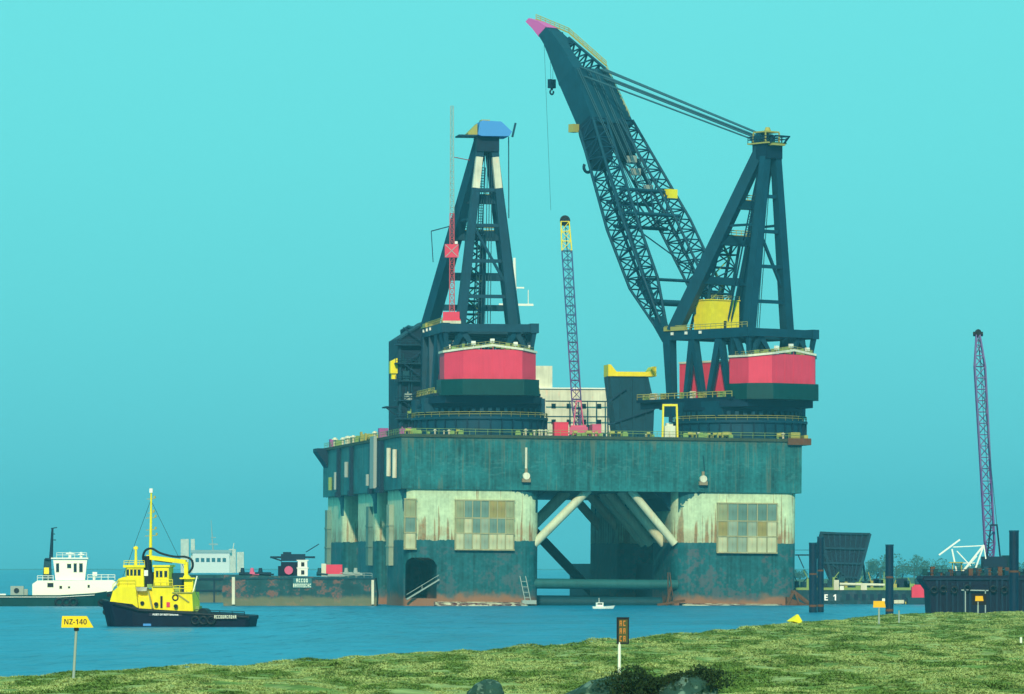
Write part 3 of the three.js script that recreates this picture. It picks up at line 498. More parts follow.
  for (const [s, x, t, k] of [[37, 7.6, 2.6, 1], [43.5, 1.5, 1.4, 0], [47, 2, 1.4, 0], [39, 3, 1.5, 0]]) mesh('boom_gear', [box(k ? 2.6 : 1.6, k ? 2 : 1.5, k ? 2.4 : 1.6, ...B(s, x, t).toArray())], k ? M.yellow : M.grey, bh);
  mesh('boom_lamp', [box(1.7, 1.8, 1.7, ...B(58, -6.8, -3).toArray())], M.ochre, bh);
  mesh('block_hook', [(() => { const p = B(47.5, -6.8, -3.6), g = new THREE.TorusGeometry(1.1, .35, 6, 14, 4.2); g.rotateZ(2.6); g.translate(p.x - .3, p.y + .2, p.z); return plain(g); })()], M.steelDark, bh);
  // pendants from the boom head to the A-frame
  const pend = [];
  for (const x of [-3, -2.4, 2.6, 3.2, 3.8, 4.4]) for (const dt of [0, 1]) pend.push(tube(B(71 - dt * 2.6, x, 2.7), V3(x * .45, T + 2.7 - dt * 1.1, zt - 2.6), .15, .15, 5));
  if (opts.hook) mesh('pendant_rope', pend, M.rope, c);
  if (opts.hook) {
    const tip = B(87, 2.2, -6.2), drop = 10, hk = sub('hook_block', c);
    mesh('hoist_rope', [-.5, .5].map((x) => tube(V3(tip.x + x, tip.y, tip.z), V3(tip.x + x * .6, tip.y - drop, tip.z), .05, .05, 4)), M.rope, hk);
    mesh('block', [bb(tip.x - .8, tip.x - .3, tip.y - drop - 2, tip.y - drop, tip.z - .5, tip.z + .5), bb(tip.x + .35, tip.x + .8, tip.y - drop - 2, tip.y - drop, tip.z - .5, tip.z + .5), tube(V3(tip.x - .3, tip.y - drop - 1.2, tip.z), V3(tip.x + .35, tip.y - drop - 1.2, tip.z), .9, .9, 12)], M.steelDark, hk);
    const g = new THREE.TorusGeometry(.5, .22, 6, 14, 4.4); g.rotateZ(2.4); g.translate(tip.x, tip.y - drop - 2.9, tip.z);
    mesh('hook', [plain(g), tube(V3(tip.x, tip.y - drop - 1.9, tip.z), V3(tip.x, tip.y - drop - 2.5, tip.z), .25, .3, 6)], M.steelDark, hk);
    const t2 = B(86, -.6, -6.2); mesh('whip_rope', [tube(t2, V3(t2.x + 1.2, t2.y - 39, t2.z + 1), .05, .05, 4)], M.rope, hk);
  }
  return c;
}
heavyCrane('dark blue heavy crane with its lattice boom raised high and a yellow winch house', 738, 40 * Math.PI / 180, { elevation: 58 * Math.PI / 180, winchHouse: true, hook: true, tower: -.5, towerWidth: 3.6, towerZ: -11.4 });
heavyCrane('dark blue heavy crane with blue covered head and lowered boom', 478, 10 * Math.PI / 180, { elevation: -1.5 * Math.PI / 180, cover: true, paleLegs: true, tower: -1, towerWidth: 2.2, towerZ: -6.5 });

// ---------------------------------------------------------------- things standing on the vessel's deck
function deckBox(name, label, category, px0, px1, py0, v, depth, m, group) {   // box standing on the deck, seen between columns px0 and px1 up to row py0
  const a = VL(px0, py0, v), b = VL(px1, py0, v), o = deckThing(name, label, category, (a.x + b.x) / 2, v, DECK + .12, 0, group);
  return { o, w: b.x - a.x, h: a.y - DECK - .12, d: depth, m };
}
{ // accommodation block at the far end
  const { o, w, h } = deckBox('deckhouse', 'cream accommodation block with a white radar mast behind the cranes', 'deckhouse', 496, 611, 388, 104, 20);
  mesh('wall', [bb(-w / 2, w / 2, 0, h, -20, 0)], M.cream, o);
  mesh('upper_storey', [bb(-w / 2, -w / 2 + 13.2, h, h + 5.4, -16, -1)], M.cream, o);
  mesh('roof_slab', [bb(-w / 2 - .4, w / 2 + .4, h, h + .3, -20.4, .4)], M.white, o);
  for (let r = 0; r < 3; r++) for (let i = 0; i < 7; i++) { const wd = mesh('window', [bb(0, 1, 0, 1.1, 0, .12)], M.glass, o); wd.position.set(-w / 2 + 2 + i * 3.6, 2 + r * 3.7, .02); }
  for (const y of [3.6, 7.4, 11]) mesh('scaffold_pipe', [tube(V3(-w / 2 + 11, y, 2.2), V3(w / 2 + 1, y, 2.2), .16, .16, 5), ...[...Array(6)].map((_, i) => tube(V3(w / 2 - i * 2.1, y - 3.6, 2.2), V3(w / 2 - i * 2.1, y, 2.2), .12, .12, 5))], M.teal, o);
  const mx = VL(520, 300, 104).x - VL(553.5, 300, 104).x, ms = sub('radar_mast', o);
  mesh('mast_pole', [tube(V3(mx, h, -8), V3(mx - .3, h + 31, -8), .9, .35, 10)], M.white, ms);
  mesh('mast_arm', [bar(V3(mx - 4, h + 20, -8), V3(mx + 4.2, h + 20, -8), .5), bar(V3(mx - 2, h + 24, -8), V3(mx + 2, h + 24, -8), .35), tube(V3(mx - 3, h + 20, -8), V3(mx - 3, h + 22.5, -8), .12, .12, 5), tube(V3(mx + 3, h + 20, -8), V3(mx + 3, h + 23.5, -8), .12, .12, 5)], M.white, ms);
}
{ // dark tower at the port edge, with sloping top
  const a = VL(390, 400, 30), b = VL(418, 400, 30), o = deckThing('deck_tower', 'dark blue steel tower with sloping top at the side of the deck', 'tower', a.x + 1.4, 30);
  const w = b.x - a.x + 1.6;
  mesh('tower_wall', [side([[0, .12], [0, 21.5], [6.4, 25.6], [w, 25.6], [w, .12]], -14, 0)], M.steelDark, o);
  mesh('tower_frame', [bar(V3(.2, 2, .25), V3(w - 1, 13, .25), .5), bar(V3(.2, 21.4, .25), V3(6.4, 25.4, .25), .4), bar(V3(.2, 12, .25), V3(w, 12, .25), .4), bar(V3(.4, .2, .25), V3(.4, 21, .25), .5)], M.steel, o);
  for (const [y, k] of [[4, 0], [8, 1], [12.2, 0], [16, 1], [20, 0]]) { mesh('tower_platform', [bb(-.8, w + .6, y, y + .25, 0, 1.6), ...railing([V3(-.7, y + .25, 1.5), V3(w + .5, y + .25, 1.5)], 1, 1.1, .06)], M.steel, o); mesh('tower_stair', [bar(V3(k ? 1 : w - 1, y, 1.2), V3(k ? w - 1 : 1, y + 3.9, 1.2), .4, .2)], M.lace, o); }
  for (let i = 0; i < 22; i++) { const bw = rr(.6, 2), bh = rr(.7, 2.2), x = rr(0, w - 1), y = [.2, 4.25, 8.25, 12.45, 16.25][i % 5]; mesh('tower_gear', [bb(x, x + bw, y, y + bh, .05, rr(.6, 1.4)), tube(V3(x + bw / 2, y + bh, .5), V3(x + bw / 2, y + bh + rr(.3, 1.4), .5), .15, .15, 6)], [M.steel, M.teal, M.steelDark, M.green, M.violet, M.grey][Math.floor(rnd() * 6)], o); }
  mesh('tower_pipe', [.6, 2.4, 3, 5.4].map((x) => tube(V3(x, .2, .5), V3(x, rr(14, 21), .5), .18, .18, 6)), M.steel, o);
  mesh('side_winch', [plan([[-1.6, -2], [-1.6, 0], [-.05, 0], [-.05, -2]], 14, (x) => x < -1 ? 16.6 : 17.4), bb(-1.3, -.3, 12.8, 14, -1.6, -.4)], M.yellow, o);
  mesh('side_platform', [bb(-2.6, -.02, 6.6, 6.9, -6, 0), bar(V3(-2.6, 6.6, 0), V3(-.1, 4.8, 0), .25)], M.steelDark, o);
}
{ // boom rest tower with yellow saddle
  const a = VL(611, 376, 44), b = VL(653, 376, 44), o = deckThing('boom_rest', 'dark blue boom rest tower with a yellow saddle on top', 'tower', (a.x + b.x) / 2, 44), w = b.x - a.x, h = a.y - DECK;
  mesh('tower_wall', [side([[-w / 2 + 1.2, .12], [-w / 2 - .6, h], [w / 2 - 1.4, h], [w / 2, h - 6], [w / 2 - .3, .12]], -7, 0)], M.steel, o);
  mesh('tower_rib', [-.3, 0, .3].map((k) => bb(w * k - .2, w * k + .2, .12, h - .4, 0, .4)), M.steel, o);
  mesh('saddle', [bb(-w / 2 - 1, w / 2 + .4, h, h + 1, -5, .4), side([[-w / 2 - 1, h + 1], [-w / 2 - 1, h + 2.6], [-w / 2 - .4, h + 2.6], [-w / 2 + .9, h + 1]], -5, .4), side([[w / 2 + .4, h + 1], [w / 2 + .4, h + 2.2], [w / 2 - .4, h + 2.2], [w / 2 - 1.2, h + 1]], -5, .4)], M.yellow, o);
  mesh('stair_frame', [bar(V3(-w / 2 - 1, .12, .3), V3(-w / 2 - 1.2, h, .3), .3), bar(V3(-w / 2 - 1, 4, .3), V3(w / 2, 7.5, .6), .3), bar(V3(-w / 2 - 1, 9, .3), V3(-w / 2 + 3, 12, .6), .3)], M.lace, o);
}
function crawler(label, pos, ry, foot, tip, hw, cols, body, o = thing('crawler_crane', label, 'crane', pos, ry)) {
  for (const x of [-1, 1]) { const t = mesh('track', [side([[-3, .9], [-3.4, .5], [-3, .05], [3, .05], [3.4, .5], [3, .9]], -.55, .55).rotateY(Math.PI / 2).translate(x * 2.2, 0, 0)], M.black, o); mesh('track_roller', [-2.4, -1.2, 0, 1.2, 2.4].map((z) => tube(V3(x * 2.2 - .6, .5, z), V3(x * 2.2 + .6, .5, z), .36, .36, 8)), M.rust, t); }
  mesh('upper_works', [bb(-1.7, 1.7, 1.1, 3.2, -2.4, 3.4), bb(-1.2, 1.2, .7, 1.1, -1.2, 1.2)], body, o);
  mesh('cab', [bb(1.72, 2.9, 1.2, 3.4, -2.2, -.2)], M.glass, o); mesh('counterweight', [bb(-2, 2, 1.2, 2.8, 3.42, 4.4)], body, o);
  const dir = tip.clone().sub(foot), L = dir.length(), x = V3(1, 0, 0), z = x.clone().cross(dir).normalize();
  const ring = (t, k) => [[-1, -1], [1, -1], [1, 1], [-1, 1]].map(([a, b]) => foot.clone().addScaledVector(dir, t).addScaledVector(x, a * hw * k).addScaledVector(z, b * hw * k));
  const cuts = [[0, .35], [.1, 1], [.42, 1], [.86, 1.08], [1, cols.length > 3 ? .9 : .35]];
  for (let k = 0; k + 1 < cuts.length; k++) { const s = sub('boom_section', o); putLattice(s, ring(...cuts[k]), ring(...cuts[k + 1]), Math.max(3, Math.round((cuts[k + 1][0] - cuts[k][0]) * L / 2)), .15, .09, cols[Math.min(k, cols.length - 1)]); }
  mesh('head_sheave', [tube(tip.clone().addScaledVector(x, -hw), tip.clone().addScaledVector(x, hw), cols.length > 3 ? .8 : .4, cols.length > 3 ? .8 : .4, 14), tube(tip.clone().add(V3(0, .3, -.5)), tip.clone().add(V3(0, .3, .5)), cols.length > 3 ? 1.15 : .5, cols.length > 3 ? 1.15 : .5, 16)], M.black, o);
  mesh('back_mast', [bar(V3(-1.1, 3.2, 2), V3(-.5, 8.5, 2.6), .25), bar(V3(1.1, 3.2, 2), V3(.5, 8.5, 2.6), .25), bar(V3(-.6, 8.5, 2.6), V3(.6, 8.5, 2.6), .3)], body, o);
  mesh('boom_stay', [tube(V3(-.5, 8.5, 2.6), tip, .05, .05, 4), tube(V3(.5, 8.5, 2.6), tip, .05, .05, 4)], M.rope, o);
  return o;
}
const latticeViolet = mat([.13, .06, .24], .6), latticeBlue = mat([.06, .10, .26], .6), latticeRed = mat([.55, .08, .10], .6), latticePale = mat([.30, .42, .40], .6);
{
  const p = VL(577, 434, 34), w = onVessel(p.x, DECK + .12, 34), tp = at(565, 222, -w.z + 3).sub(w);
  crawler('crawler crane with blue lattice boom and yellow boom tip on the vessel deck', w.toArray(), 0, V3(0, 2.4, -1), tp, 1.0, [latticeViolet, latticeViolet, latticeBlue, M.yellowPlain], M.pink);
  const x = deckBox('cable_reel', 'small pink drum winch beside the crawler crane', 'winch', 589, 598, 417, 30, 2, M.pink);
  mesh('drum', tube(V3(-.8, 1.5, 0), V3(.8, 1.5, 0), 1.4, 1.4, 14), M.violet, x.o); mesh('flange', [tube(V3(-1.05, 1.5, 0), V3(-.8, 1.5, 0), 1.75, 1.75, 14), tube(V3(.8, 1.5, 0), V3(1.05, 1.5, 0), 1.75, 1.75, 14)], M.pink, x.o); mesh('stand', [bb(-1, 1, 0, .4, -1.2, 1.2)], M.rust, x.o);
}
function container(label, px0, px1, py0, v, m, y = DECK + .12, cat = 'container') {
  const a = VL(px0, py0, v), b = VL(px1, py0, v), o = deckThing('shipping_container', label, cat, (a.x + b.x) / 2, v, y), w = b.x - a.x, h = Math.max(1.2, a.y - y);
  mesh('wall', [bb(-w / 2 + .06, w / 2 - .06, .1, h - .1, -2.3, -.06), ...Array.from({ length: Math.max(3, Math.round(w * 2.5)) }, (_, i, A) => bb(-w / 2 + (i + .3) / Math.max(3, Math.round(w * 2.5)) * w, -w / 2 + (i + .7) / Math.max(3, Math.round(w * 2.5)) * w, .2, h - .2, -.06, .02))], m, o);
  mesh('frame', [bb(-w / 2, w / 2, 0, .16, -2.4, 0), bb(-w / 2, w / 2, h - .16, h, -2.4, 0), bb(-w / 2, -w / 2 + .16, .16, h - .16, -2.4, 0), bb(w / 2 - .16, w / 2, .16, h - .16, -2.4, 0)], m, o);
  return o;
}
container('bright red container at the deck edge between the cranes', 553, 567, 422, 2.6, M.red);
container('small pink container by the crawler crane tracks', 591, 600, 424, 20, M.pink);
container('violet container at the side of the deck beside the dark tower', 378, 387, 428, 44, M.violet);
container('faded pink container near the far corner of the deck', 329, 336, 439, 118, M.violet);
{ // yellow portal with a cream box
  const a = VL(661, 405, 2.5), b = VL(676, 405, 2.5), o = deckThing('yellow_portal', 'pale yellow portal frame with a cream machine at its foot', 'gantry', (a.x + b.x) / 2, 2.5), w = (b.x - a.x) / 2, h = a.y - DECK;
  mesh('post', bar(V3(-w, .1, 0), V3(-w * .9, h, 0), .38), M.yellowPlain, o); mesh('post', bar(V3(w, .1, 0), V3(w * .9, h, 0), .38), M.yellowPlain, o);
  mesh('top_beam', bar(V3(-w, h, 0), V3(w, h, 0), .45), M.yellowPlain, o); mesh('machine', [plan([[-w + .5, -2], [-w + .5, 0], [w - .4, 0], [w - .4, -2]], .1, 2.6), plan([[-w + .9, -1.6], [-w + .9, -.2], [w - .9, -.2], [w - .9, -1.6]], 2.6, 3.2)], M.cream, o);
  mesh('hanger', [tube(V3(.2, h, 0), V3(.2, h - 2.6, 0), .12, .12, 5), box(.8, 1.2, .6, .2, h - 3.1, 0)], M.steelDark, o);
}
{ // pink gear on the crane's platform, white davit, stand-up clutter along the deck edge
  const kinds = [
    ['equipment_box', 'small green equipment box at the deck edge', M.green, (o, s) => [bb(-.8 * s, .8 * s, 0, 1.1 * s, -.9, 0), bb(-.6 * s, .6 * s, 1.1 * s, 1.4 * s, -.7, -.2)]],
    ['vent_cowl', 'cream mushroom vent standing along the deck edge', M.cream, (o, s) => [cyl(.3 * s, .3 * s, 0, 1.3 * s, 0, -.6, 10), cyl(.7 * s, .25 * s, 1.3 * s, 1.75 * s, 0, -.6, 10)]],
    ['mooring_winch', 'ochre mooring winch on the deck edge', M.ochre, (o, s) => [tube(V3(-.9 * s, .8, -.7), V3(.9 * s, .8, -.7), .65 * s, .65 * s, 12), bb(-1.2 * s, -.9 * s, 0, 1.5 * s, -1.4, -.1), bb(.9 * s, 1.2 * s, 0, 1.5 * s, -1.4, -.1)]],
    ['oil_drum', 'teal steel drum standing at the deck edge', M.teal, (o, s) => [cyl(.45 * s, .45 * s, 0, 1.2 * s, 0, -.6, 12), cyl(.48 * s, .48 * s, .55 * s, .65 * s, 0, -.6, 12)]],
  ];
  for (let i = 0; i < 96; i++) {
    const u = 1.5 + i * .88 + rr(-.3, .3), [n, l, m, f] = kinds[Math.floor(hash(i, 77) * 4)];
    if (u > 31.5 && u < 37 || u > 55 && u < 60) continue;
    const o = deckThing(n, l, n.split('_').pop(), u, rr(1.1, 2.2), DECK + .12, 0, n.replace('_', ' ').replace(/([xh])$/, '$1e') + 's along the deck edge'); mesh('body', f(o, rr(.35, .85)), m, o); o.children[0].name = 'casing';
  }
  for (let i = 0; i < 16; i++) { const [n, l, m, f] = kinds[Math.floor(hash(i, 31) * 4)], v = 50 + i * 4.6, o = deckThing(n, l, n.split('_').pop(), rr(.9, 2.5), v, DECK + .12, 0, n.replace('_', ' ').replace(/([xh])$/, '$1e') + 's along the deck edge'); mesh('casing', f(o, rr(.9, 1.6)), m, o); }
}
{ // slender lattice mast in front of the lowered-boom crane
  const base = at(452, 321, 1006), top = at(453, 106, 1006), o = thing('lattice_mast', 'slender red and grey lattice mast with a red square panel, beside the crane frame', 'mast', base.toArray()), h = top.y - base.y, r = (y, k) => [[-1, -1], [1, -1], [1, 1], [-1, 1]].map(([a, b]) => V3(a * .42 * k, y, b * .42 * k));
  const s1 = sub('lower_section', o), s2 = sub('upper_section', o);
  putLattice(s1, r(1.6, 1.2), r(h * .5, 1), 16, .11, .06, latticeRed); putLattice(s2, r(h * .5, 1), r(h, .7), 18, .10, .055, latticePale);
  mesh('mast_base', [bb(-1.9, 1.6, .4, 1.9, -1, 1), bb(-2.1, 1.8, 0, .4, -1.2, 1.2)], M.red, o); mesh('base_plinth', [bb(-2.2, 1.9, -.6, 0, -1.3, 1.3)], M.cream, o);
  const py = CAMY - (251 - HZ) * 1006 / F - base.y; mesh('panel', [bb(-1.5, 1.4, py - 1.4, py + 1.4, .55, .75)], M.red, o); mesh('panel_frame', [bar(V3(-1.4, py - 1.3, .8), V3(1.3, py + 1.3, .8), .12), bar(V3(-1.4, py + 1.3, .8), V3(1.3, py - 1.3, .8), .12)], latticePale, o); mesh('panel_lamp', [bb(.6, 1.2, py + 1.45, py + 2, .4, .9)], M.white, o);
  const ty = CAMY - (157 - HZ) * 1006 / F - base.y; mesh('tie_rod', [tube(V3(.3, ty, 0), V3(5.2, ty - .3, -8), .09, .09, 4)], latticeRed, o);
  mesh('davit', [bar(V3(-.4, CAMY + (565 - 226) * 1006 / F - base.y, -.5), V3(-4.4, CAMY + (565 - 231) * 1006 / F - base.y, -.5), .22), bar(V3(-4.4, CAMY + (565 - 231) * 1006 / F - base.y, -.5), V3(-4.0, CAMY + (565 - 262) * 1006 / F - base.y, -.5), .18)], M.lace, o);
  const pl = at(452, 322, 1006), dk = onVessel(VL(452, 434, 6).x, DECK + .1, 6);
  mesh('support_post', [-1.6, 1.4].map((x) => bar(V3(x, -.6, 0), V3(x, dk.y - base.y + 19, -1.2), .3)), M.steel, o);
}

// ---------------------------------------------------------------- boats
function loft(st, bottom = -1) {                                     // hull through stations {x: deck, xw: waterline, y: deck height, bd, bw: half beams}
  const pos = [], P = st.map((s) => [[s.x, s.y, -s.bd], [s.xw, bottom, -s.bw], [s.xw, bottom, s.bw], [s.x, s.y, s.bd]]), quad = (a, b, c, d) => pos.push(...a, ...b, ...c, ...a, ...c, ...d);
  for (let i = 0; i + 1 < P.length; i++) for (let k = 0; k < 4; k++) quad(P[i][k], P[i][(k + 1) % 4], P[i + 1][(k + 1) % 4], P[i + 1][k]);
  quad(...P[0].slice().reverse()); quad(...P[P.length - 1]);
  const g = new THREE.BufferGeometry(); g.setAttribute('position', new THREE.Float32BufferAttribute(pos, 3)); g.computeVertexNormals(); g.setAttribute('uv', new THREE.Float32BufferAttribute(new Float32Array(pos.length / 3 * 2), 2)); return g;
}
function windows(parent, list, z0, m = M.glass) { for (const [x0, x1, y0, y1] of list) { const w = mesh('window', [bb(x0, x1, y0, y1, z0 - .06, z0 + .03)], m, parent); mesh('frame', [bb(x0 - .05, x1 + .05, y1, y1 + .05, z0 - .03, z0 + .05), bb(x0 - .05, x1 + .05, y0 - .05, y0, z0 - .03, z0 + .05)], M.ochre, w); } }
{ // yellow work tug
  const d = waterDist(626.5), s = d / F, b = at(178, 626.5, d), o = thing('work_tug', 'yellow work tug with dark navy hull and a folded deck crane', 'tug', [b.x, 0, b.z], -.14), X = (p) => (p - 178) * s, Y = (p) => (626.5 - p) * s;
  mesh('hull', loft([{ x: X(100), xw: X(108), y: Y(600), bd: .5, bw: .2 }, { x: X(104), xw: X(112), y: Y(600.5), bd: 2.2, bw: 1.2 }, { x: X(114), xw: X(120), y: Y(601.5), bd: 3.2, bw: 2.6 }, { x: X(136), xw: X(138), y: Y(604), bd: 3.6, bw: 3.4 }, { x: X(143), xw: X(143), y: Y(609), bd: 3.6, bw: 3.4 }, { x: X(196), xw: X(196), y: Y(612), bd: 3.6, bw: 3.4 }, { x: X(252), xw: X(250), y: Y(615), bd: 3.4, bw: 3.1 }, { x: X(255.5), xw: X(253), y: Y(616), bd: 2.8, bw: 2.4 }]), M.navy, o);
  const rub = []; for (const [x0, y0, x1, y1] of [[101, 602, 120, 604], [120, 604, 143, 609.5], [143, 610, 255, 617]]) for (const z of [-1, 1]) rub.push(tube(V3(X(x0), Y(y0), z * (x0 < 105 ? 1.3 : x0 < 125 ? 3.3 : 3.65)), V3(X(x1), Y(y1), z * (x1 < 121 ? 3.3 : x1 > 250 ? 3.3 : 3.65)), .28, .28, 8));
  mesh('rubbing_strake', rub, M.black, o);
  for (const p of [201, 209, 217]) mesh('tyre_fender', [plain(new THREE.TorusGeometry(.5, .24, 8, 16).translate(X(p), Y(620), 3.55))], M.black, o);
  mesh('bow_fender', [tube(V3(X(102), Y(603), -1.4), V3(X(102), Y(603), 1.4), .55, .55, 10), tube(V3(X(106), Y(612), -1.2), V3(X(106), Y(612), 1.2), .45, .45, 10)], M.black, o);
  mesh('forecastle', [side([[X(113), Y(602)], [X(116), Y(591.5)], [X(121.5), Y(586.5)], [X(139), Y(586.5)], [X(142), Y(609)], [X(136), Y(605)]], -2.9, 2.9), side([[X(119.5), Y(586.6)], [X(121), Y(579)], [X(126), Y(577)], [X(147), Y(577)], [X(147), Y(586.6)]], -2.5, 2.5), side([[X(139), Y(589)], [X(154), Y(589)], [X(157), Y(609)], [X(142), Y(609)]], -2.6, 1.6), side([[X(141), Y(597)], [X(153), Y(597)], [X(156), Y(609.4)], [X(142.5), Y(609)]], 1.6, 2.7)], M.yellow, o);
  mesh('tender', [loft([{ x: X(138.5), xw: X(140), y: Y(587), bd: .5, bw: .2 }, { x: X(144), xw: X(144), y: Y(587), bd: .8, bw: .5 }, { x: X(151), xw: X(150), y: Y(587), bd: .7, bw: .5 }], Y(591)).translate(0, 0, 2.2)], M.cream, o);
  mesh('deck_machinery', [bb(X(170), X(185), Y(590), Y(573), -2.4, -.6), bb(X(145), X(156), Y(588), Y(572), -1.8, .4)], M.steel, o);
  mesh('deckhouse', [side([[X(157.5), Y(610)], [X(155), Y(587)], [X(176), Y(586)], [X(177), Y(592)], [X(196), Y(592)], [X(197), Y(611)]], -2.4, 2.4)], M.yellow, o);
  mesh('house_trim', [bb(X(156), X(176.4), Y(587), Y(586), 2.4, 2.6), bb(X(176), X(197), Y(593), Y(592), 2.4, 2.6), bar(V3(X(180), Y(593), 2.55), V3(X(193), Y(602), 2.55), .14), bar(V3(X(152), Y(591), 2.7), V3(X(156), Y(608), 2.75), .2)], M.ochre, o);
  mesh('vent_ring', [plain(new THREE.TorusGeometry(.38, .1, 6, 14).translate(X(179), Y(597.5), 2.45))], M.black, o);
  const w1 = sub('wheelhouse', o), w2 = sub('crane_cabin', o);
  mesh('wall', [plan([[X(126.5), -1.3], [X(126.5), 1.3], [X(129), 2], [X(146), 2], [X(146), -2], [X(129), -2]], Y(577), Y(567.5))], M.yellow, w1); mesh('roof', [bb(X(125.5), X(147.5), Y(567.5), Y(565), -2.2, 2.2)], M.yellow, w1);
  windows(w1, [[128.6, 131.2], [132.4, 135], [136.2, 138.8], [140, 143]].map(([a, c]) => [X(a), X(c), Y(575.5), Y(569.5)]), 2.0);
  mesh('wall', [bb(X(156), X(171), Y(587), Y(567), -1.5, 1.6)], M.yellow, w2); mesh('roof', [bb(X(155), X(172.5), Y(567), Y(565), -1.8, 1.8)], M.yellow, w2); windows(w2, [[158, 160.5], [161.8, 164.6], [166.5, 169.5]].map(([a, c]) => [X(a), X(c), Y(577), Y(571)]), 1.6);
  const z = 1.2, cr = sub('deck_crane', o);
  mesh('pillar', [tube(V3(X(150), Y(587), z), V3(X(149), Y(556), z), .62, .5, 12), box(1.3, 1.6, 1.3, X(150), Y(578), z)], M.black, cr);
  mesh('lamp_box', [box(.55, .8, .2, X(148.5), Y(573), z + .72)], M.white, cr);
  mesh('jib', [bar(V3(X(148), Y(557), z), V3(X(188), Y(562), z), .75, .6), bar(V3(X(188), Y(562), z), V3(X(188.5), Y(574), z), .55), side([[X(187), Y(574)], [X(184.5), Y(579)], [X(194), Y(579)], [X(190), Y(574)]], z - .3, z + .3)], M.yellow, cr);
  mesh('hydraulic_hose', [plain(new THREE.TubeGeometry(new THREE.CatmullRomCurve3([[146, 563], [144.5, 557], [147, 550.5], [153, 548.5], [162, 553], [176, 556.5], [188, 557], [194, 560], [195, 567], [191, 573]].map(([x, y]) => V3(X(x), Y(y), z + .2))), 40, .17, 6)), bar(V3(X(156), Y(560), z), V3(X(174), Y(562), z), .35)], M.black, cr);
  const ms = sub('mast', o);
  mesh('mast_pole', tube(V3(X(148.5), Y(567), -.8), V3(X(149.5), Y(490), -.8), .27, .12, 8), M.yellow, ms);
  mesh('mast_arm', [[499, 4], [513, 3], [518, 5], [530, 5], [536, 6]].flatMap(([y, l]) => [bar(V3(X(149 - l), Y(y), -.8), V3(X(149 + l), Y(y - .6), -.8), .09), box(.25, .35, .2, X(149 + l), Y(y - 2), -.8)]), M.ochre, ms);
  mesh('mast_light', box(.45, .6, .45, X(149.5), Y(490.5), -.8), M.white, ms);
  mesh('short_mast', [tube(V3(X(135), Y(565), 0), V3(X(135), Y(546), 0), .22, .16, 8), box(.6, .35, .35, X(135), Y(548), 0)], M.yellowPlain, o);
  mesh('aft_frame', [bb(X(185.5), X(194.5), Y(611), Y(578), -.9, .8), bb(X(181.5), X(197), Y(579), Y(577.6), -1.2, 1.2), side([[X(184), Y(609)], [X(187), Y(590)], [X(193), Y(590)], [X(196.5), Y(609)]], .8, 1.4)], M.yellow, o);
  mesh('aft_stay', [bar(V3(X(199), Y(576), 1), V3(X(195), Y(592), 1), .16)], M.white, o);
  mesh('door', [bb(X(163.8), X(166), Y(608), Y(596), 2.4, 2.46)], M.black, o); mesh('hatch', [bb(X(170), X(173.5), Y(607), Y(602), 2.4, 2.48)], M.red, o); mesh('hatch', [bb(X(128.5), X(132), Y(584), Y(578.5), 2.02, 2.1)], M.ochre, o);
  mesh('deck_gear', [bb(X(150), X(155), Y(588), Y(584), .6, 2.3), bb(X(197), X(201), Y(614), Y(606), -1, 1), bb(X(176), X(182), Y(592), Y(587), 0, 1.6)], M.green, o);
  mesh('towing_winch', [tube(V3(X(205), Y(613), -1.4), V3(X(205), Y(613), 1.4), .7, .7, 14), bb(X(201), X(210), Y(617), Y(612), -1.7, -1.4), bb(X(201), X(210), Y(617), Y(612), 1.4, 1.7)], M.black, o);
  mesh('house_railing', [...railing([V3(X(116), Y(591.5), 2.8), V3(X(122), Y(586.5), 2.8), V3(X(139), Y(586.5), 2.8)], .95, 1, .045), ...railing([V3(X(157), Y(586), 2.3), V3(X(176), Y(586), 2.3)], .9, 1, .045), ...railing([V3(X(177), Y(592), 2.3), V3(X(196), Y(592), 2.3)], .9, 1, .045), ...railing([V3(X(126), Y(565), 2), V3(X(147), Y(565), 2)], .6, .8, .04)], M.yellowPlain, o);
  mesh('mast_stay', [[200, 600], [113, 600]].map(([p, q]) => tube(V3(X(149), Y(500), -.8), V3(X(p), Y(q), 0), .035, .035, 4)), M.rope, o);
  for (const [p, q] of [[112, 595], [160, 604], [180, 606], [146, 603]]) mesh('fitting', [tube(V3(X(p), Y(q), 2.6), V3(X(p), Y(q), 2.95), .28, .28, 10)], M.black, o);
  mesh('tug_railing', railing([V3(X(200), Y(613), 3.2), V3(X(250), Y(615), 3)], .5, 1.6, .05), M.black, o);
  mesh('hull_patch', [bb(X(148), X(156), Y(625.6), Y(623.4), 3.44, 3.56)], M.blue, o);
  const [g1, m1] = textPlate(4.7, .42, ['PORT OF ROTTERDAM'], { ground: '#060a30', size: .85 }); const t1 = mesh('lettering', g1, m1, o, true); t1.position.set(X(171), Y(612.5) - .25, 3.72); 
  const [g2, m2] = scribble(3.2, .62, [[11, 1]], '#e8ecd0', '#060a30'); const t2 = mesh('lettering', g2, m2, o, true); t2.position.set(X(232), Y(614) - .35, 3.8);
}
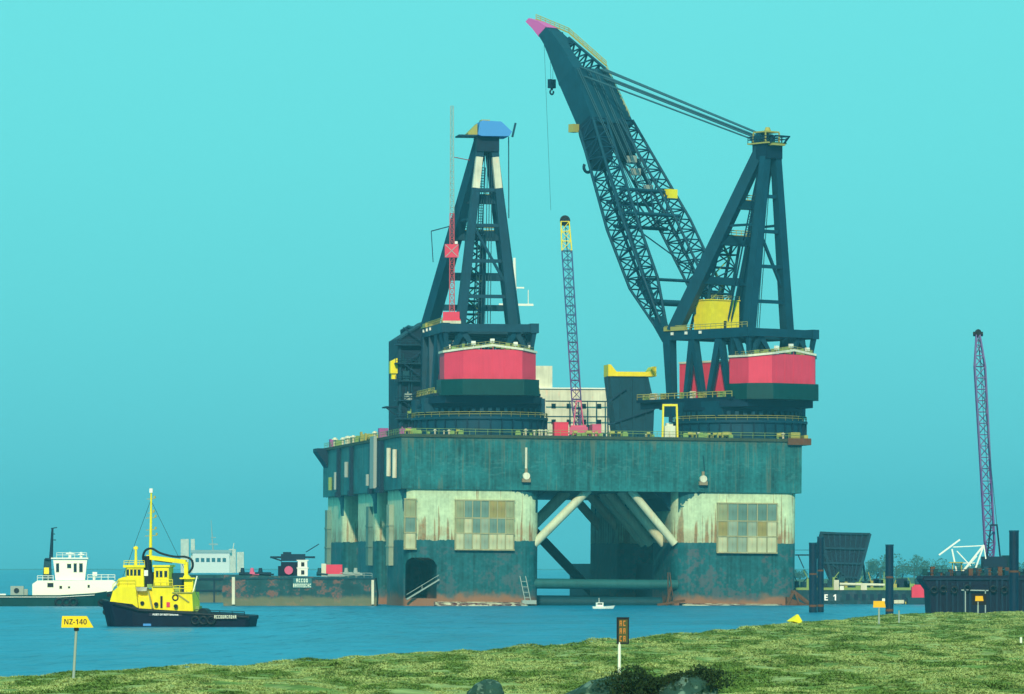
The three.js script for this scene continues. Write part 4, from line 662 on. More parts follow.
{ // white tug
  const d = waterDist(606), s = d / F, b = at(55, 606, d), o = thing('harbour_tug', 'cream and black tug with a dark slanted mast', 'tug', [b.x, 0, b.z], .06), X = (p) => (p - 55) * s, Y = (p) => (606 - p) * s;
  mesh('hull', loft([{ x: X(-34), xw: X(-31), y: Y(595), bd: 3.2, bw: 2.8 }, { x: X(-26), xw: X(-26), y: Y(595), bd: 4.4, bw: 4 }, { x: X(60), xw: X(60), y: Y(595), bd: 4.6, bw: 4.2 }, { x: X(95), xw: X(92), y: Y(593), bd: 4.2, bw: 3.4 }, { x: X(115), xw: X(108), y: Y(590), bd: 2.6, bw: 1.6 }, { x: X(123), xw: X(115), y: Y(588.5), bd: .4, bw: .2 }]), M.band, o);
  mesh('sheer_stripe', [[-30, 595.4, 60, 595.4, 4.62], [60, 595.4, 95, 593.4, 4.5]].flatMap(([a, y0, c, y1, z]) => [1, -1].map((q) => bar(V3(X(a), Y(y0) - .3, q * z), V3(X(c), Y(y1) - .3, q * (z - .1)), .42, .12))), M.white, o);
  for (const p of [60, 67, 74]) mesh('tyre_fender', [plain(new THREE.TorusGeometry(.75, .28, 8, 16).translate(X(p), Y(602), 4.6))], M.black, o);
  mesh('deckhouse', [side([[X(33), Y(596)], [X(33), Y(584)], [X(38), Y(580.5)], [X(113), Y(580)], [X(117), Y(583)], [X(112), Y(591)], [X(98), Y(594)]], -3.2, 3.2)], mat([.9, .88, .76], .5), o);
  const w = sub('wheelhouse', o); mesh('wall', [side([[X(56), Y(580)], [X(53.5), Y(559)], [X(87.5), Y(559)], [X(85), Y(580)]], -2.6, 2.6)], mat([.9, .88, .76], .5), w); mesh('roof', [bb(X(51.5), X(88.5), Y(559), Y(557.6), -3, 3)], M.white, w);
  windows(w, [[56.5, 59.5, 572, 563.5], [67.5, 71.5, 568, 564], [74, 77, 572, 563.5], [79.5, 83, 572, 563.5]].map(([a, c, y0, y1]) => [X(a), X(c), Y(y0), Y(y1)]), 2.6);
  windows(o, [[48, 54, 587, 583], [60, 62.5, 588.5, 586], [68.5, 70.5, 588, 586.5], [88, 90, 587.5, 585]].map(([a, c, y0, y1]) => [X(a), X(c), Y(y0), Y(y1)]), 3.2, M.black);
  mesh('funnel', [taper(V3(X(47), Y(581), -1), V3(X(47.5), Y(559), -1), 1.9, 1.9, 1.4, 1.5)], M.teal, o); mesh('funnel_badge', [bb(X(44), X(49), Y(574), Y(567.5), -.1, .02)], M.yellowPlain, o);
  const ms = sub('mast', o); mesh('mast_pole', [tube(V3(X(51), Y(559), 0), V3(X(52.5), Y(528), 0), .42, .22, 8), bb(X(45), X(58), Y(559.5), Y(558), -.4, .4)], M.steelDark, ms); mesh('mast_arm', [bar(V3(X(51), Y(528.5), 0), V3(X(57), Y(527.5), 0), .2), bar(V3(X(52), Y(540), 0), V3(X(56), Y(540), 0), .18), bar(V3(X(52), Y(534), 0), V3(X(55), Y(534), 0), .18)], M.steelDark, ms);
  mesh('roof_gear', [tube(V3(X(70), Y(558), 0), V3(X(70), Y(552), 0), .3, .3, 8), tube(V3(X(81), Y(558), 0), V3(X(81), Y(552), 0), .3, .3, 8), bb(X(66), X(74), Y(554), Y(553), -.6, .6), bb(X(78), X(84), Y(555), Y(554), -.6, .6), ...railing([V3(X(57), Y(557.6), 2.6), V3(X(87), Y(557.6), 2.6)], 1, 1.2, .06)], M.white, o);
  mesh('bow_railing', railing([V3(X(88), Y(580), 3), V3(X(115), Y(580), 2.4)], 1.1, 1.3, .08), M.white, o); mesh('bow_light', [tube(V3(X(94), Y(580), 0), V3(X(94), Y(572), 0), .3, .3, 8), bb(X(92.5), X(97), Y(576), Y(572), -.5, .5)], M.white, o);
  mesh('aft_railing', railing([V3(X(38), Y(580.5), 3), V3(X(54), Y(580.5), 3)], 1, 1.2, .07), M.white, o);
  mesh('winch_box', [bb(X(11), X(24), Y(595), Y(586), -1.6, 1.6), bb(X(24), X(28), Y(595), Y(589), -1, 1)], M.grey, o); mesh('winch_drum', [tube(V3(X(17), Y(590.5), 1.4), V3(X(17), Y(590.5), 1.75), .55, .55, 14)], M.black, o);
  mesh('bulwark_rail', [bb(X(-30), X(7), Y(595), Y(593.6), 4.1, 4.4)], M.white, o);
}
{ // small white launch under the vessel
  const d = waterDist(608.6), s = d / F, b = at(603, 608.6, d), o = thing('motor_launch', 'tiny white motor launch in the shade beneath the vessel', 'boat', [b.x, 0, b.z], .1), X = (p) => (p - 590) * s, Y = (p) => (608.6 - p) * s;
  mesh('hull', loft([{ x: X(579), xw: X(580), y: Y(606.4), bd: .9, bw: .7 }, { x: X(592), xw: X(592), y: Y(606.4), bd: 1, bw: .8 }, { x: X(602), xw: X(599), y: Y(605.6), bd: .1, bw: .05 }], -.4), M.white, o);
  mesh('cabin', [bb(X(583), X(590), Y(606.4), Y(602.5), -.7, .7)], M.white, o); mesh('cabin_window', [bb(X(584), X(589), Y(604.6), Y(603.2), .7, .74)], M.glass, o); mesh('flag_pole', [tube(V3(X(586), Y(602.5), 0), V3(X(586), Y(598), 0), .06, .05, 5)], M.white, o);
}
// ---------------------------------------------------------------- barges
const bargeTex = (s, rustK) => colourTex(512, 128, 36, 9, (x, y) => {
  const n = fbm(x * .5 + s, y * .8, 5), st = fbm(x * 2 + s, y * .2, 3), k = .75 + .6 * (n - .5) + .4 * (st - .5), lo = smooth(2.3, 1.2, y + (n - .5) * 1.4), r = smooth(.48, .72, n * .65 + fbm(x * 3 + s, y * 3, 3) * .35) * rustK;
  let c = [.014 * k, .09 * k, .11 * k]; c = c.map((v, i) => lerp(v, [.22, .09, .07][i], r)); return c.map((v, i) => lerp(v, [.22, .20, .10][i], lo * .6));
});
{
  const d = 1003, s = d / F, b = at(300, 606, d), o = thing('work_barge', 'long rusty teal barge carrying deck gear alongside the vessel', 'barge', [b.x, 0, b.z], 0), X = (p) => (p - 300) * s, Y = (p) => (605.8 - p) * s, hm = mat([1, 1, 1], .7, { map: bargeTex(4, .8) });
  mesh('hull', [side([[X(224), 0 - 1], [X(222), 3], [X(224), Y(575)], [X(375), Y(578)], [X(377), 2.4], [X(376), -1]], -13, 0)], hm, o);
  mesh('rub_post', [bb(X(232), X(235), .3, Y(577), 0, .5)], M.cream, o); mesh('rub_post', [bb(X(371.5), X(374), .3, Y(580), 0, .5)], M.cream, o);
  mesh('rub_rail', [bb(X(225), X(375), Y(579), Y(577.6), 0, .18)], M.teal, o);
  const [g, m] = scribble(3.9, 2.1, [[5, .66], [9, 1]], '#e8f0dc', '#14606a'); const t = mesh('lettering', g, m, o, true); t.position.set(X(302.5), Y(583), .22);
  mesh('deck_railing', railing([V3(X(340), Y(577.5), -.5), V3(X(372), Y(578), -.5)], 1, 1.5, .06), M.grey, o);
  const y0 = Y(575.5), put = (n, l, c, px) => thing(n, l, c, [b.x + X(px), y0 - .1, b.z - 4]);
  const wn = put('deck_winch', 'dark winch tower with wide flat top and arms on the barge deck', 'winch', 289), x = (p) => (p - 289) * s, y = (p) => (576 - p) * s;
  mesh('tower', [bb(x(280), x(297), 0, y(562), -3, 0), bb(x(277), x(281), 0, y(566), -2, -.3)], M.navy, wn);
  mesh('top_arms', [bb(x(269), x(314), y(558.2), y(556.2), -1.6, -.6), bb(x(280), x(304), y(561), y(554), -2.6, -.2), bb(x(282), x(290), y(554), y(552), -2, -.6), bar(V3(x(269), y(557), -1), V3(x(281), y(561), -1), .3), bar(V3(x(305), y(552), -1), V3(x(318), y(544), -1), .2)], M.steelDark, wn);
  mesh('winch_drum', [tube(V3(x(288), 1.2, .2), V3(x(288), 1.2, 1), .9, .9, 12)], M.pink, wn);
  const tw = put('white_deck_tower', 'narrow white two-level stair tower on the barge', 'tower', 302); tw.position.z += 1.5;
  mesh('tower', [bb(-1.1, 1.1, 0, 1.6, -1.5, 0), bb(-1, 1, 1.8, 3.2, -1.4, 0), bb(-1.25, 1.25, 1.6, 1.8, -1.6, .1), bb(-1.25, 1.25, 3.2, 3.4, -1.6, .1)], M.white, tw); mesh('opening', [bb(-.3, .4, .3, 1.2, .01, .04), bb(-.3, .4, 2, 2.9, .01, .04)], M.black, tw);
  const rc = put('red_cabin', 'red site cabin with a cream end on the barge', 'cabin', 333); mesh('wall', [bb(-1.6, 1.8, 0, 2.4, -2, 0)], M.red, rc); mesh('end_wall', [bb(-2.6, -1.62, 0, 2.6, -2, .05)], M.cream, rc); mesh('base_frame', [bb(-2.6, 2.4, -.1, .4, -2.1, .2)], M.grey, rc);
  for (const [px, m2, w] of [[252, M.pink, 1.4], [262, M.steelDark, 3.4], [243, M.steelDark, 2.2], [320, M.teal, 1.8], [347, M.grey, 2], [356, M.grey, 1.3]]) { const e = put('deck_pump', m2 === M.pink ? 'small pink pump on the barge deck' : m2 === M.grey ? 'grey pump set near the barge end' : 'dark pump set on the barge deck', 'pump', px); if (m2 !== M.pink) e.userData.group = m2 === M.grey ? 'grey pumps on the barge' : 'dark pumps on the barge'; mesh('housing', [bb(-w / 2, w / 2, 0, .8, -1, 0), cyl(.5, .35, .8, 1.7, -w / 6, -.5, 10)], m2, e); mesh('pipe', [tube(V3(-w / 2, .5, .2), V3(w / 2 + .6, .3, .2), .2, .2, 6)], m2, e); }
}
{ // farther dark barge and far pale ships
  const d = 1090, s = d / F, b = at(196, 602, d), o = thing('dark_barge', 'plain dark barge lying beyond the rusty barge', 'barge', [b.x, 0, b.z]); mesh('hull', [side([[-9, -1], [-10, 2], [-9, 6.4], [10, 6.4], [10, -1]], -10, 0)], mat([1, 1, 1], .7, { map: bargeTex(9, .15) }), o); mesh('rubbing_strip', [bb(-9.4, 10, 5.2, 5.6, 0, .25), bb(-9.6, 10, 2.6, 2.9, 0, .2), ...[-6, -1, 4, 8].map((x) => bb(x, x + .3, 0, 6, 0, .3))], M.steelDark, o);
  const d2 = 5200, s2 = d2 / F, c = at(205, 585, d2), X = (p) => (p - 205) * s2, Y = (p) => CAMY - (p - HZ) * s2;
  const sh = thing('offshore_ship', 'white ship with cream towers lying far behind the barges', 'ship', [c.x, 0, c.z]);
  mesh('hull', loft([{ x: X(150), xw: X(154), y: Y(574), bd: 2, bw: 1 }, { x: X(165), xw: X(168), y: Y(574), bd: 10, bw: 9 }, { x: X(250), xw: X(250), y: Y(574), bd: 10, bw: 9 }]), M.band, sh);
  mesh('deckhouse', [bb(X(193), X(230), Y(574), Y(553), -8, 8)], M.white, sh); mesh('bridge', [bb(X(191), X(232), Y(553), Y(550), -9, 9)], M.grey, sh);
  mesh('exhaust_tower', [bb(X(181), X(189), Y(574), Y(539), -4, 4)], M.cream, sh); mesh('exhaust_tower', [bb(X(191), X(195), Y(574), Y(539), -4, 4)], M.cream, sh); mesh('crane_tower', [bb(X(229), X(236), Y(574), Y(549), -4, 4), bb(X(237), X(244), Y(574), Y(552), -4, 4), bar(V3(X(233), Y(549), 0), V3(X(234), Y(543), 0), 1)], M.cream, sh);
  mesh('mast', [tube(V3(X(213), Y(550), 0), V3(X(211), Y(520), 0), 1, .35, 8), bb(X(209), X(218), Y(545), Y(543.5), -1, 1), bb(X(211), X(216), Y(538), Y(537), -1, 1)], M.grey, sh);
  for (let i = 0; i < 6; i++) mesh('window', [bb(X(196 + i * 5.4), X(199.5 + i * 5.4), Y(562), Y(558), 8, 8.3)], M.glass, sh);
}
{ // barge with the tall hopper, moored behind the piles
  const d = 1046, s = d / F, b = at(868, 604, d), o = thing('hopper_barge', 'dark barge marked E 1 with pale deck boxes, moored behind the piles', 'barge', [b.x, 0, b.z]), X = (p) => (p - 868) * s, Y = (p) => CAMY - (p - HZ) * s;
  mesh('hull', [side([[X(796), -1], [X(794), 2], [X(795), Y(590)], [X(935), Y(591)], [X(936), -1]], -12, 0)], mat([1, 1, 1], .6, { map: colourTex(512, 128, 32, 8, (x, y) => { const n = fbm(x, y * 1.2, 5), st = fbm(x * 3, y * .3, 3), k = .5 + .9 * n + .5 * (st - .5), r = smooth(.56, .7, n) * .4; return [.006 * k + .05 * r, .05 * k, .075 * k]; }) }), o);
  mesh('deck_strip', [bb(X(796), X(934), Y(590), Y(587.6), -10, -.4)], M.green, o); mesh('rail_pipe', [tube(V3(X(840), Y(584), -.8), V3(X(885), Y(585), -.8), .3, .3, 6)], M.cream, o);
  const [g, m] = textPlate(4.2, 1.6, ['E  1'], { ground: '#0c3a4a', size: 1.15 }); const t = mesh('lettering', g, m, o, true); t.position.set(X(830.5), Y(597.5), .05);
  mesh('floating_boom', [tube(V3(X(905), Y(603.2), 1.2), V3(X(931), Y(603), 1.2), .35, .35, 8)], M.yellowPlain, o);
  for (let i = 0; i < 26; i++) { const p = 798 + i * 5.2 + rr(-1.5, 1.5), hh = rr(.5, 2.4), ww = rr(.3, 1.3); mesh('deck_fitting', [bb(X(p) - ww, X(p) + ww, Y(587.6), Y(587.6) + hh, -4, -2.6), tube(V3(X(p), Y(587.6) + hh, -3), V3(X(p) + rr(-1, 1), Y(587.6) + hh + rr(.4, 2), -3), .12, .12, 5)], [M.steelDark, M.steel, M.green, M.teal, M.ochre][i % 5], o); }
  mesh('hull_opening', Array.from({ length: 11 }, (_, i) => bb(X(846 + i * 8), X(850 + i * 8), Y(600), Y(594), 0, .06)), M.steelDark, o);
  mesh('white_board', [bb(X(894), X(904), Y(603.5), Y(600), .02, .2)], M.cream, o);
  for (const [p0, p1, y1, m2] of [[834, 839, 580, M.cream], [861, 867, 584, M.cream], [840, 844, 586, M.white]]) mesh('deck_box', [bb(X(p0), X(p1), Y(590), Y(y1), -1.6, -.35)], m2, o);
  const h = thing('loading_ramp', 'wide dark blue steel ramp standing upright, broad at the top', 'ramp', [b.x, Y(590) + .45, b.z - 5]), A = [[X(819), 11.3], [X(872), 10.6], [X(858), 0], [X(832), 0]], y = (p) => Y(p) - Y(590) - .4;
  mesh('ramp_plate', [side([[X(822), y(531.5)], [X(872.5), y(534)], [X(858), y(588)], [X(834), y(588)], [X(817), y(548)]], -1.4, 0)], M.steelDark, h);
  for (let i = 0; i < 9; i++) mesh('ramp_stringer', [bar(V3(X(lerp(824, 870, i / 8)), y(534), .12), V3(X(lerp(835, 857, i / 8)), y(587), .12), .22)], M.steel, h);
  mesh('ramp_rib', [[533, 822, 872], [548, 819, 868], [563, 824, 865], [577, 830, 861]].map(([p, a, c]) => bar(V3(X(a), y(p), .2), V3(X(c), y(p + 1), .2), .45)), M.steel, h);
  mesh('ramp_rib', [bar(V3(X(818), y(548), .25), V3(X(845), y(575), .25), .3), bar(V3(X(822), y(532), .25), V3(X(834), y(587), .25), .4), bar(V3(X(872), y(534), .25), V3(X(858), y(587), .25), .5)], M.steel, h);
  mesh('ramp_prop', [bar(V3(X(864), y(556), -.5), V3(X(869), y(588), -3), .35), bar(V3(X(822), y(540), -1), V3(X(812), y(588), -4), .35)], M.steelDark, h);
  const rb = thing('red_cargo_box', 'red cargo box on a small raft beside the dark pontoon', 'box', at(920, 602, d - 8).setY(0).toArray()); mesh('box_wall', [bb(-1.8, 1.7, 1.5, 3.9, -2, 0), bb(-1.3, 1.2, 3.9, 4.3, -1.8, -.2)], M.red, rb); mesh('plinth', [bb(-2.8, 2.8, -.6, 1.5, -3, 1)], M.teal, rb);
}
{ // dark moored pontoon at the right, with white jib frame and lattice crane
  const d = 800, s = d / F, b = at(975, 617, d), o = thing('dark_pontoon', 'dark high-sided pontoon barge carrying a lattice crane', 'barge', [b.x, 0, b.z]), X = (p) => (p - 975) * s, Y = (p) => CAMY - (p - HZ) * s;
  mesh('hull', [side([[X(932), -1], [X(930), Y(590)], [X(922), Y(579)], [X(923), Y(576)], [X(1060), Y(575)], [X(1060), -1]], -12, 0)], M.navy, o);
  each('hull_rib', [936, 940, 946, 952, 957, 963, 969, 990, 996, 1001, 1006, 1022].map((p) => bb(X(p), X(p + rr(.8, 2)), 0, Y(577 + rr(0, 6)), 0, rr(.2, .6))), M.steelDark, o);
  for (let i = 0; i < 34; i++) { const p = 926 + i * 3.2 + rr(-1, 1), hh = rr(.3, 1.5), g = thing('deck_crate', ['dark green crate among the gear on the dark pontoon', 'blue crate among the gear on the dark pontoon', 'rusty crate among the gear on the dark pontoon'][i % 3], 'crate', [b.x + X(p), Y(575.5) - .02, b.z - rr(.3, 2)], rr(-.3, .3), ['dark green crates on the dark pontoon', 'blue crates on the dark pontoon', 'rusty crates on the dark pontoon'][i % 3]); mesh('crate_wall', [bb(-.35, .35, 0, hh, -.35, .35)], [M.band, M.steel, M.rust][i % 3], g); mesh('crate_lid', [bb(-.4, .4, hh, hh + .08, -.4, .4)], [M.band, M.steel, M.rust][i % 3], g); }
  for (const p of [934, 943, 954, 967, 993, 1004]) mesh('tyre_fender', [plain(new THREE.TorusGeometry(.5, .2, 8, 16).translate(X(p), Y(586 + (p % 5)), .55))], M.black, o);
  mesh('deck_railing', railing([V3(X(925), Y(575.5), -.3), V3(X(1058), Y(575), -.3)], 1, 1.5, .04), M.steel, o); mesh('rub_rail', [bb(X(924), X(1060), Y(580), Y(578), 0, .3)], M.steelDark, o);
  mesh('access_frame', [bar(V3(X(961), Y(590), .6), V3(X(988), Y(590.5), .6), .18), bar(V3(X(965), Y(590), .6), V3(X(965), .5, .6), .18), bar(V3(X(985), Y(590), .6), V3(X(985), .5, .6), .18)], M.grey, o);
  const dy = Y(575.5), J = (a, p, q = -2) => V3(X(a), Y(p), q), jib = thing('white_jib_frame', 'folded white pipe jib frame lying on the pontoon deck', 'jib', [b.x, 0, b.z]);
  mesh('jib_arm', [bar(J(940, 555), J(961, 539.5), .26), bar(J(954, 547), J(985, 545.5), .16)], M.white, jib); mesh('jib_leg', [bar(J(953, 549), J(958, 573), .24), bar(J(961, 575), J(985, 545), .3), bar(J(985, 545), J(975, 573), .26), bar(J(958, 551), J(972, 566), .16), bar(J(985, 545), J(988, 566), .2), bar(J(988, 560), J(1001, 575), .3), bar(J(956, 563), J(976, 563), .14), bar(J(964, 572), J(978, 556), .18)], M.white, jib); mesh('jib_base', [bb(X(951), X(966), dy - .1, Y(571), -4, -1), bb(X(970), X(1002), dy - .1, Y(573), -4, -1)], M.steelDark, jib);
  mesh('jib_platform', [bb(X(950), X(964), Y(563), Y(562), -3, -1), bb(X(953), X(954), dy, Y(563), -2, -1.6), bb(X(962), X(963), dy, Y(563), -2, -1.6)], M.ochre, jib);
  const cp = [b.x + X(996), dy, b.z - 6], tp = at(978, 334, d + 6).sub(V3(...cp));
  crawler('crawler crane with violet lattice boom on the dark pontoon', cp, 0, V3(-.2, 1.6, -.6), tp, .82, [latticeViolet, mat([.15, .09, .26], .6), mat([.17, .12, .28], .6)], M.steelDark);
}
function pile(px, py0, py1, d, w, label) { const a = at(px, py0, d), s = d / F, o = thing('mooring_pile', label, 'pile', [a.x, 0, -d], 0, 'steel mooring piles'), r = w * s / 2; mesh('tube', [cyl(r, r, -3, a.y, 0, 0, 20)], M.steelDark, o); mesh('cap', [cyl(r * 1.06, r * 1.06, a.y, a.y + .25, 0, 0, 20)], M.steel, o); mesh('weld_band', [cyl(r * 1.03, r * 1.03, a.y * .55, a.y * .55 + .3, 0, 0, 20), cyl(r * 1.03, r * 1.03, 1, 1.4, 0, 0, 20)], M.rust, o); return o; }
pile(813, 544, 613, 862, 8, 'dark steel mooring pile beside the vessel, lower of two'); pile(820.5, 538, 613, 868, 6.5, 'slim dark steel mooring pile with pale cap beside the ramp'); pile(889.5, 546, 615, 780, 8, 'dark steel mooring pile standing alone behind the orange sign'); pile(1014, 532, 615, 720, 9.5, 'dark steel mooring pile in front of the dark pontoon');
{ const d = 866, c = thing('pile_walkway', 'thin steel walkway between the pile and the vessel', 'walkway', at(806, 555, d).toArray()); mesh('walkway_beam', [bar(V3(-2, 0, 0), V3(1.2, 0, 0), .25), bar(V3(-1.4, -.1, 0), V3(-.4, -2.4, 0), .18), bar(V3(-2, .9, 0), V3(1.2, .9, 0), .08)], M.steelDark, c); }
// ---------------------------------------------------------------- trees on the far shore
{
  const leafMat = mat([.045, .085, .03], .9), bark = mat([.06, .045, .03], .95);
  for (const [px, py, d, rx] of [[842, 571, 2700, 8], [862, 568, 2720, 9], [880, 560, 2640, 10], [896, 554, 2650, 12], [914, 556, 2660, 11], [930, 561, 2690, 10], [949, 566, 2720, 9], [966, 564, 2760, 10], [1003, 566, 2740, 10], [800, 571, 2800, 8], [1022, 563, 2740, 11]]) {
    const t = at(px, py, d), o = thing('shore_tree', 'broad green tree standing on the far shore', 'tree', [t.x, 1, -d], 0, 'trees on the far shore'), h = t.y - 1, br = [tube(V3(0, -1.5, 0), V3(.2, h * .5, 0), .45, .3, 7)], pos = [];
    for (let k = 0; k < 5; k++) { const a = rnd() * 6.28; br.push(tube(V3(.2, h * .3 + k * h * .05, 0), V3(Math.cos(a) * rx * .6, h * rr(.55, .85), Math.sin(a) * rx * .5), .2, .08, 5)); }
    mesh('trunk', br, bark, o);
    const clumps = Array.from({ length: 13 }, () => [rr(-.85, .85) * rx, h * rr(.2, .84), rr(-.7, .7) * rx, rr(.22, .4) * rx]);
    for (let k = 0; k < 1700; k++) { const [x, y, z, r] = clumps[k % 13], u = rr(-1, 1), a = rnd() * 6.28, q = Math.sqrt(1 - u * u) * r * Math.cbrt(rnd()), s = rr(.3, .8), p = V3(x + Math.cos(a) * q, y + u * r * .8, z + Math.sin(a) * q); for (let i = 0; i < 3; i++) pos.push(p.x + rr(-s, s), p.y + rr(-s, s), p.z + rr(-s, s)); }
    const g = new THREE.BufferGeometry(); g.setAttribute('position', new THREE.Float32BufferAttribute(pos, 3)); g.computeVertexNormals(); g.setAttribute('uv', new THREE.Float32BufferAttribute(new Float32Array(pos.length / 3 * 2), 2)); mesh('crown', g, leafMat, o, true);
  }
}
// ---------------------------------------------------------------- signs, posts, buoy, stones on the bank
const onBank = (px, d) => { const x = (px - 512) * d / F; return V3(x, groundY(x, d), -d); };
function signThing(name, label, px, d, w, h, plateTop, build) { const p = onBank(px, d), o = thing(name, label, 'sign', p.toArray()), top = CAMY - (plateTop - HZ) * d / F - p.y; build(o, top, d / F); return o; }
const orange = mat([.80, .42, .02], .6);
signThing('reference_sign', 'yellow plate reading NZ-140 with slanted end on a pale post', 76.5, 163, 1.1, .42, 616, (o, top, s) => {
  mesh('post', [tube(V3(-.12, -.3, 0), V3(0, top - .36, 0), .05, .05, 8)], M.grey, o); mesh('bracket', [box(.16, .16, .1, 0, top - 12.5 * s, .02)], M.black, o);
  const sh = new THREE.Shape([[-15 * s, 0], [-14.2 * s, 11.6 * s], [10.5 * s, 11.6 * s], [17.2 * s, 0]].map(([x, y]) => new THREE.Vector2(x, y))), g = new THREE.ExtrudeGeometry(sh, { depth: .03, bevelEnabled: false }); g.translate(0, top - 11.6 * s, .05); mesh('plate', [plain(g)], mat([.85, .60, .01], .5), o);
  const [tg, tm] = textPlate(25 * s, 8 * s, ['NZ-140'], { ground: '#efc900', ink: '#2b2b10', size: .95 }); tm.map.needsUpdate = true; tm.color = rgb(1, 1, 1); const t = mesh('lettering', tg, tm, o, true); t.position.set(-1 * s, top - 5.8 * s, .086);
});
signThing('dark_sign', 'tall dark sign board with orange lettering on a white post', 620, 182, .4, 1, 618, (o, top, s) => {
  mesh('post', [tube(V3(-.03, -.3, 0), V3(-.02, top - 24 * s, 0), .06, .06, 8)], M.white, o); mesh('board', [bb(-3 * s, 9 * s, top - 26 * s, top, -.02, .05)], M.black, o); mesh('board_rim', [bb(-3.4 * s, 9.4 * s, top, top + .03, -.03, .06), bb(-3.4 * s, -3 * s, top - 26 * s, top, -.03, .06)], M.black, o);
  const [tg, tm] = scribble(9 * s, 23 * s, [[2, .8], [2, .8], [2, .8]], '#b9701e', '#33400f'); const t = mesh('lettering', tg, tm, o, true); t.position.set(3.2 * s, top - 13 * s, .056);
});
signThing('orange_sign', 'small orange plate sign on a pale post near the yellow buoy', 879, 341, .9, .5, 601, (o, top, s) => { mesh('post', [tube(V3(0, -.3, 0), V3(0, top - .5, 0), .07, .07, 8)], M.grey, o); mesh('plate', [side([[-6 * s, top - 6.5 * s], [-5.6 * s, top], [5.4 * s, top], [6.6 * s, top - 6.5 * s]], .06, .1)], orange, o); mesh('bracket', [box(.2, .2, .1, 4.5 * s, top + .08, .02)], M.white, o); });
signThing('orange_sign', 'small orange plate sign on a dark panel against the dark pontoon', 978, 436, .9, .5, 596, (o, top, s) => { mesh('post', [tube(V3(0, -.3, 0), V3(0, top - .5, 0), .08, .08, 8)], M.grey, o); mesh('backing', [bb(-6 * s, 8 * s, top - 9 * s, top + 2.4 * s, .02, .06)], M.black, o); mesh('plate', [side([[-3 * s, top - 5 * s], [-2.6 * s, top], [4.6 * s, top], [5.4 * s, top - 5 * s]], .07, .11)], orange, o); });
{
  for (const [px, d, y0, label, m] of [[899, 352, 611, 'short pale stake by the orange sign', M.grey], [1021, 245, 637, 'white and green stake standing in the grass', M.white]]) { const p = onBank(px, d), o = thing('marker_stake', label, 'stake', p.toArray()), h = CAMY - (y0 - HZ) * d / F - p.y; mesh('stake', [tube(V3(0, -.3, 0), V3(0, h, 0), .07, .06, 8)], m, o); mesh('stake_cap', [cyl(.075, .075, h, h + .05, 0, 0, 8)], M.green, o); }
  const d = 396, p = V3((795 - 512) * d / F, 0, -d), o = thing('yellow_buoy', 'yellow pyramid buoy marker at the edge of the water', 'buoy', [p.x, Math.max(groundY(p.x, d), 0), p.z], .5), y = (q) => CAMY - (q - HZ) * d / F - o.position.y;
  mesh('buoy_body', [plan([[-.62, -.5], [.66, -.5], [.66, .6], [-.62, .6]], -.3, y(623)), taper(V3(.05, y(623), 0), V3(.25, y(614.5), 0), 1.15, 1.1, .12, .12)], M.yellow, o); mesh('buoy_base', [plan([[-.75, -.6], [.8, -.6], [.8, .7], [-.75, .7]], -.6, -.3)], M.ochre, o);
}
function boulder(label, px, py, d, rx, ry, rz, tilt, m) {
  const c = at(px, py, d), g = new THREE.IcosahedronGeometry(1, 5), a = g.attributes.position, x = c.x, gy = groundY(x, d);
  for (let i = 0; i < a.count; i++) { const v = V3().fromBufferAttribute(a, i), k = 1 + .7 * (fbm(v.x * 1.4 + px, v.y * 1.4 + v.z * 1.1, 4) - .5) + .25 * (fbm(v.x * 6 + px, v.z * 6 + v.y * 4, 3) - .5); v.multiplyScalar(k); a.setXYZ(i, v.x * rx, v.y * ry, v.z * rz); }
  g.rotateZ(tilt); g.computeVertexNormals(); const o = mesh('boulder', plain(g), m); o.position.set(x, c.y, -d); return tag(o, label, 'boulder');
}
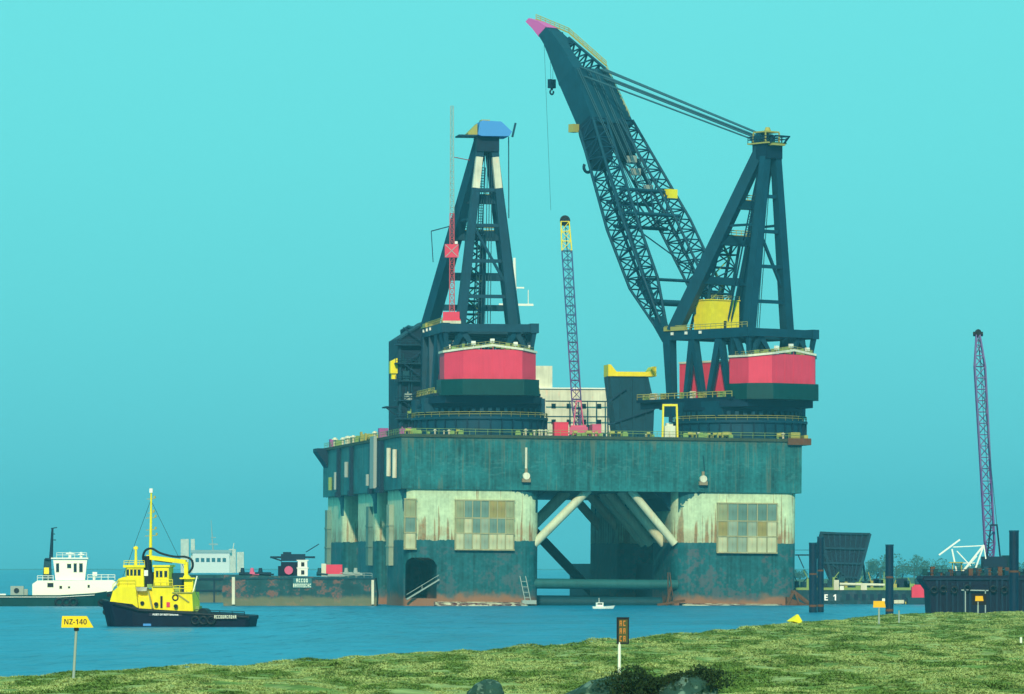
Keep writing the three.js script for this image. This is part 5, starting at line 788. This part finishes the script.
{
  const stone = mat([1, 1, 1], .95, { map: colourTex(256, 256, 2.2, 2.2, (x, y) => { const n = fbm(x * 3, y * 3, 5), l = smooth(.48, .66, fbm(x * 5 + 9, y * 5, 4)), k = .6 + .8 * n; return [lerp(.022, .11, l) * k, lerp(.06, .18, l) * k, lerp(.05, .15, l) * k]; }) });
  boulder('long slanting grey-green stone beside dark scrub', 596, 697, 118, 1.35, .42, .7, .30, stone); boulder('rounded grey-green stone half hidden by grass', 486, 699, 118, .45, .46, .5, 0, stone); boulder('grey-green stone with dark scrub on its top', 690, 695, 117, .75, .5, .6, .1, stone);
  const scrub = mat([.018, .04, .014], .95), twig = mat([.05, .04, .03], .95);
  for (const [px, py, r, label] of [[632, 683, .52, 'dark low scrub on the long slanting stone'], [672, 688, .42, 'dark low scrub between two stones'], [702, 681, .45, 'dark low scrub tuft on the last stone'], [652, 690, .4, 'dark low scrub at the foot of the slanting stone'], [686, 684, .4, 'dark low scrub leaning over the last stone']]) {
    const d = 117, c = at(px, py, d), gy = groundY(c.x, d), o = thing('scrub_bush', label, 'bush', [c.x, gy, -d]), pos = [], cy = c.y - gy;
    for (let k = 0; k < 3200; k++) { const u = rr(-1, 1), a = rnd() * 6.28, q = Math.sqrt(1 - u * u) * r * Math.cbrt(rnd()) * (.45 + .95 * hash(Math.floor(a * 3 + px), Math.floor(u * 4))), s = rr(.02, .06); const p = V3(Math.cos(a) * q * 1.6, cy + u * r * .62 * (.6 + .8 * hash(Math.floor(a * 3), px)), Math.sin(a) * q); for (let i = 0; i < 3; i++) pos.push(p.x + rr(-s, s), p.y + rr(-s, s * 1.4), p.z + rr(-s, s)); }
    const g = new THREE.BufferGeometry(); g.setAttribute('position', new THREE.Float32BufferAttribute(pos, 3)); g.computeVertexNormals(); g.setAttribute('uv', new THREE.Float32BufferAttribute(new Float32Array(pos.length / 3 * 2), 2)); mesh('foliage', g, scrub, o, true);
    mesh('stem', Array.from({ length: 6 }, () => tube(V3(0, -.1, 0), V3(rr(-r, r) * .8, cy + rr(-.1, .2), rr(-r, r) * .6), .03, .012, 5)), twig, o);
  }
}
renderer.render(scene, camera);
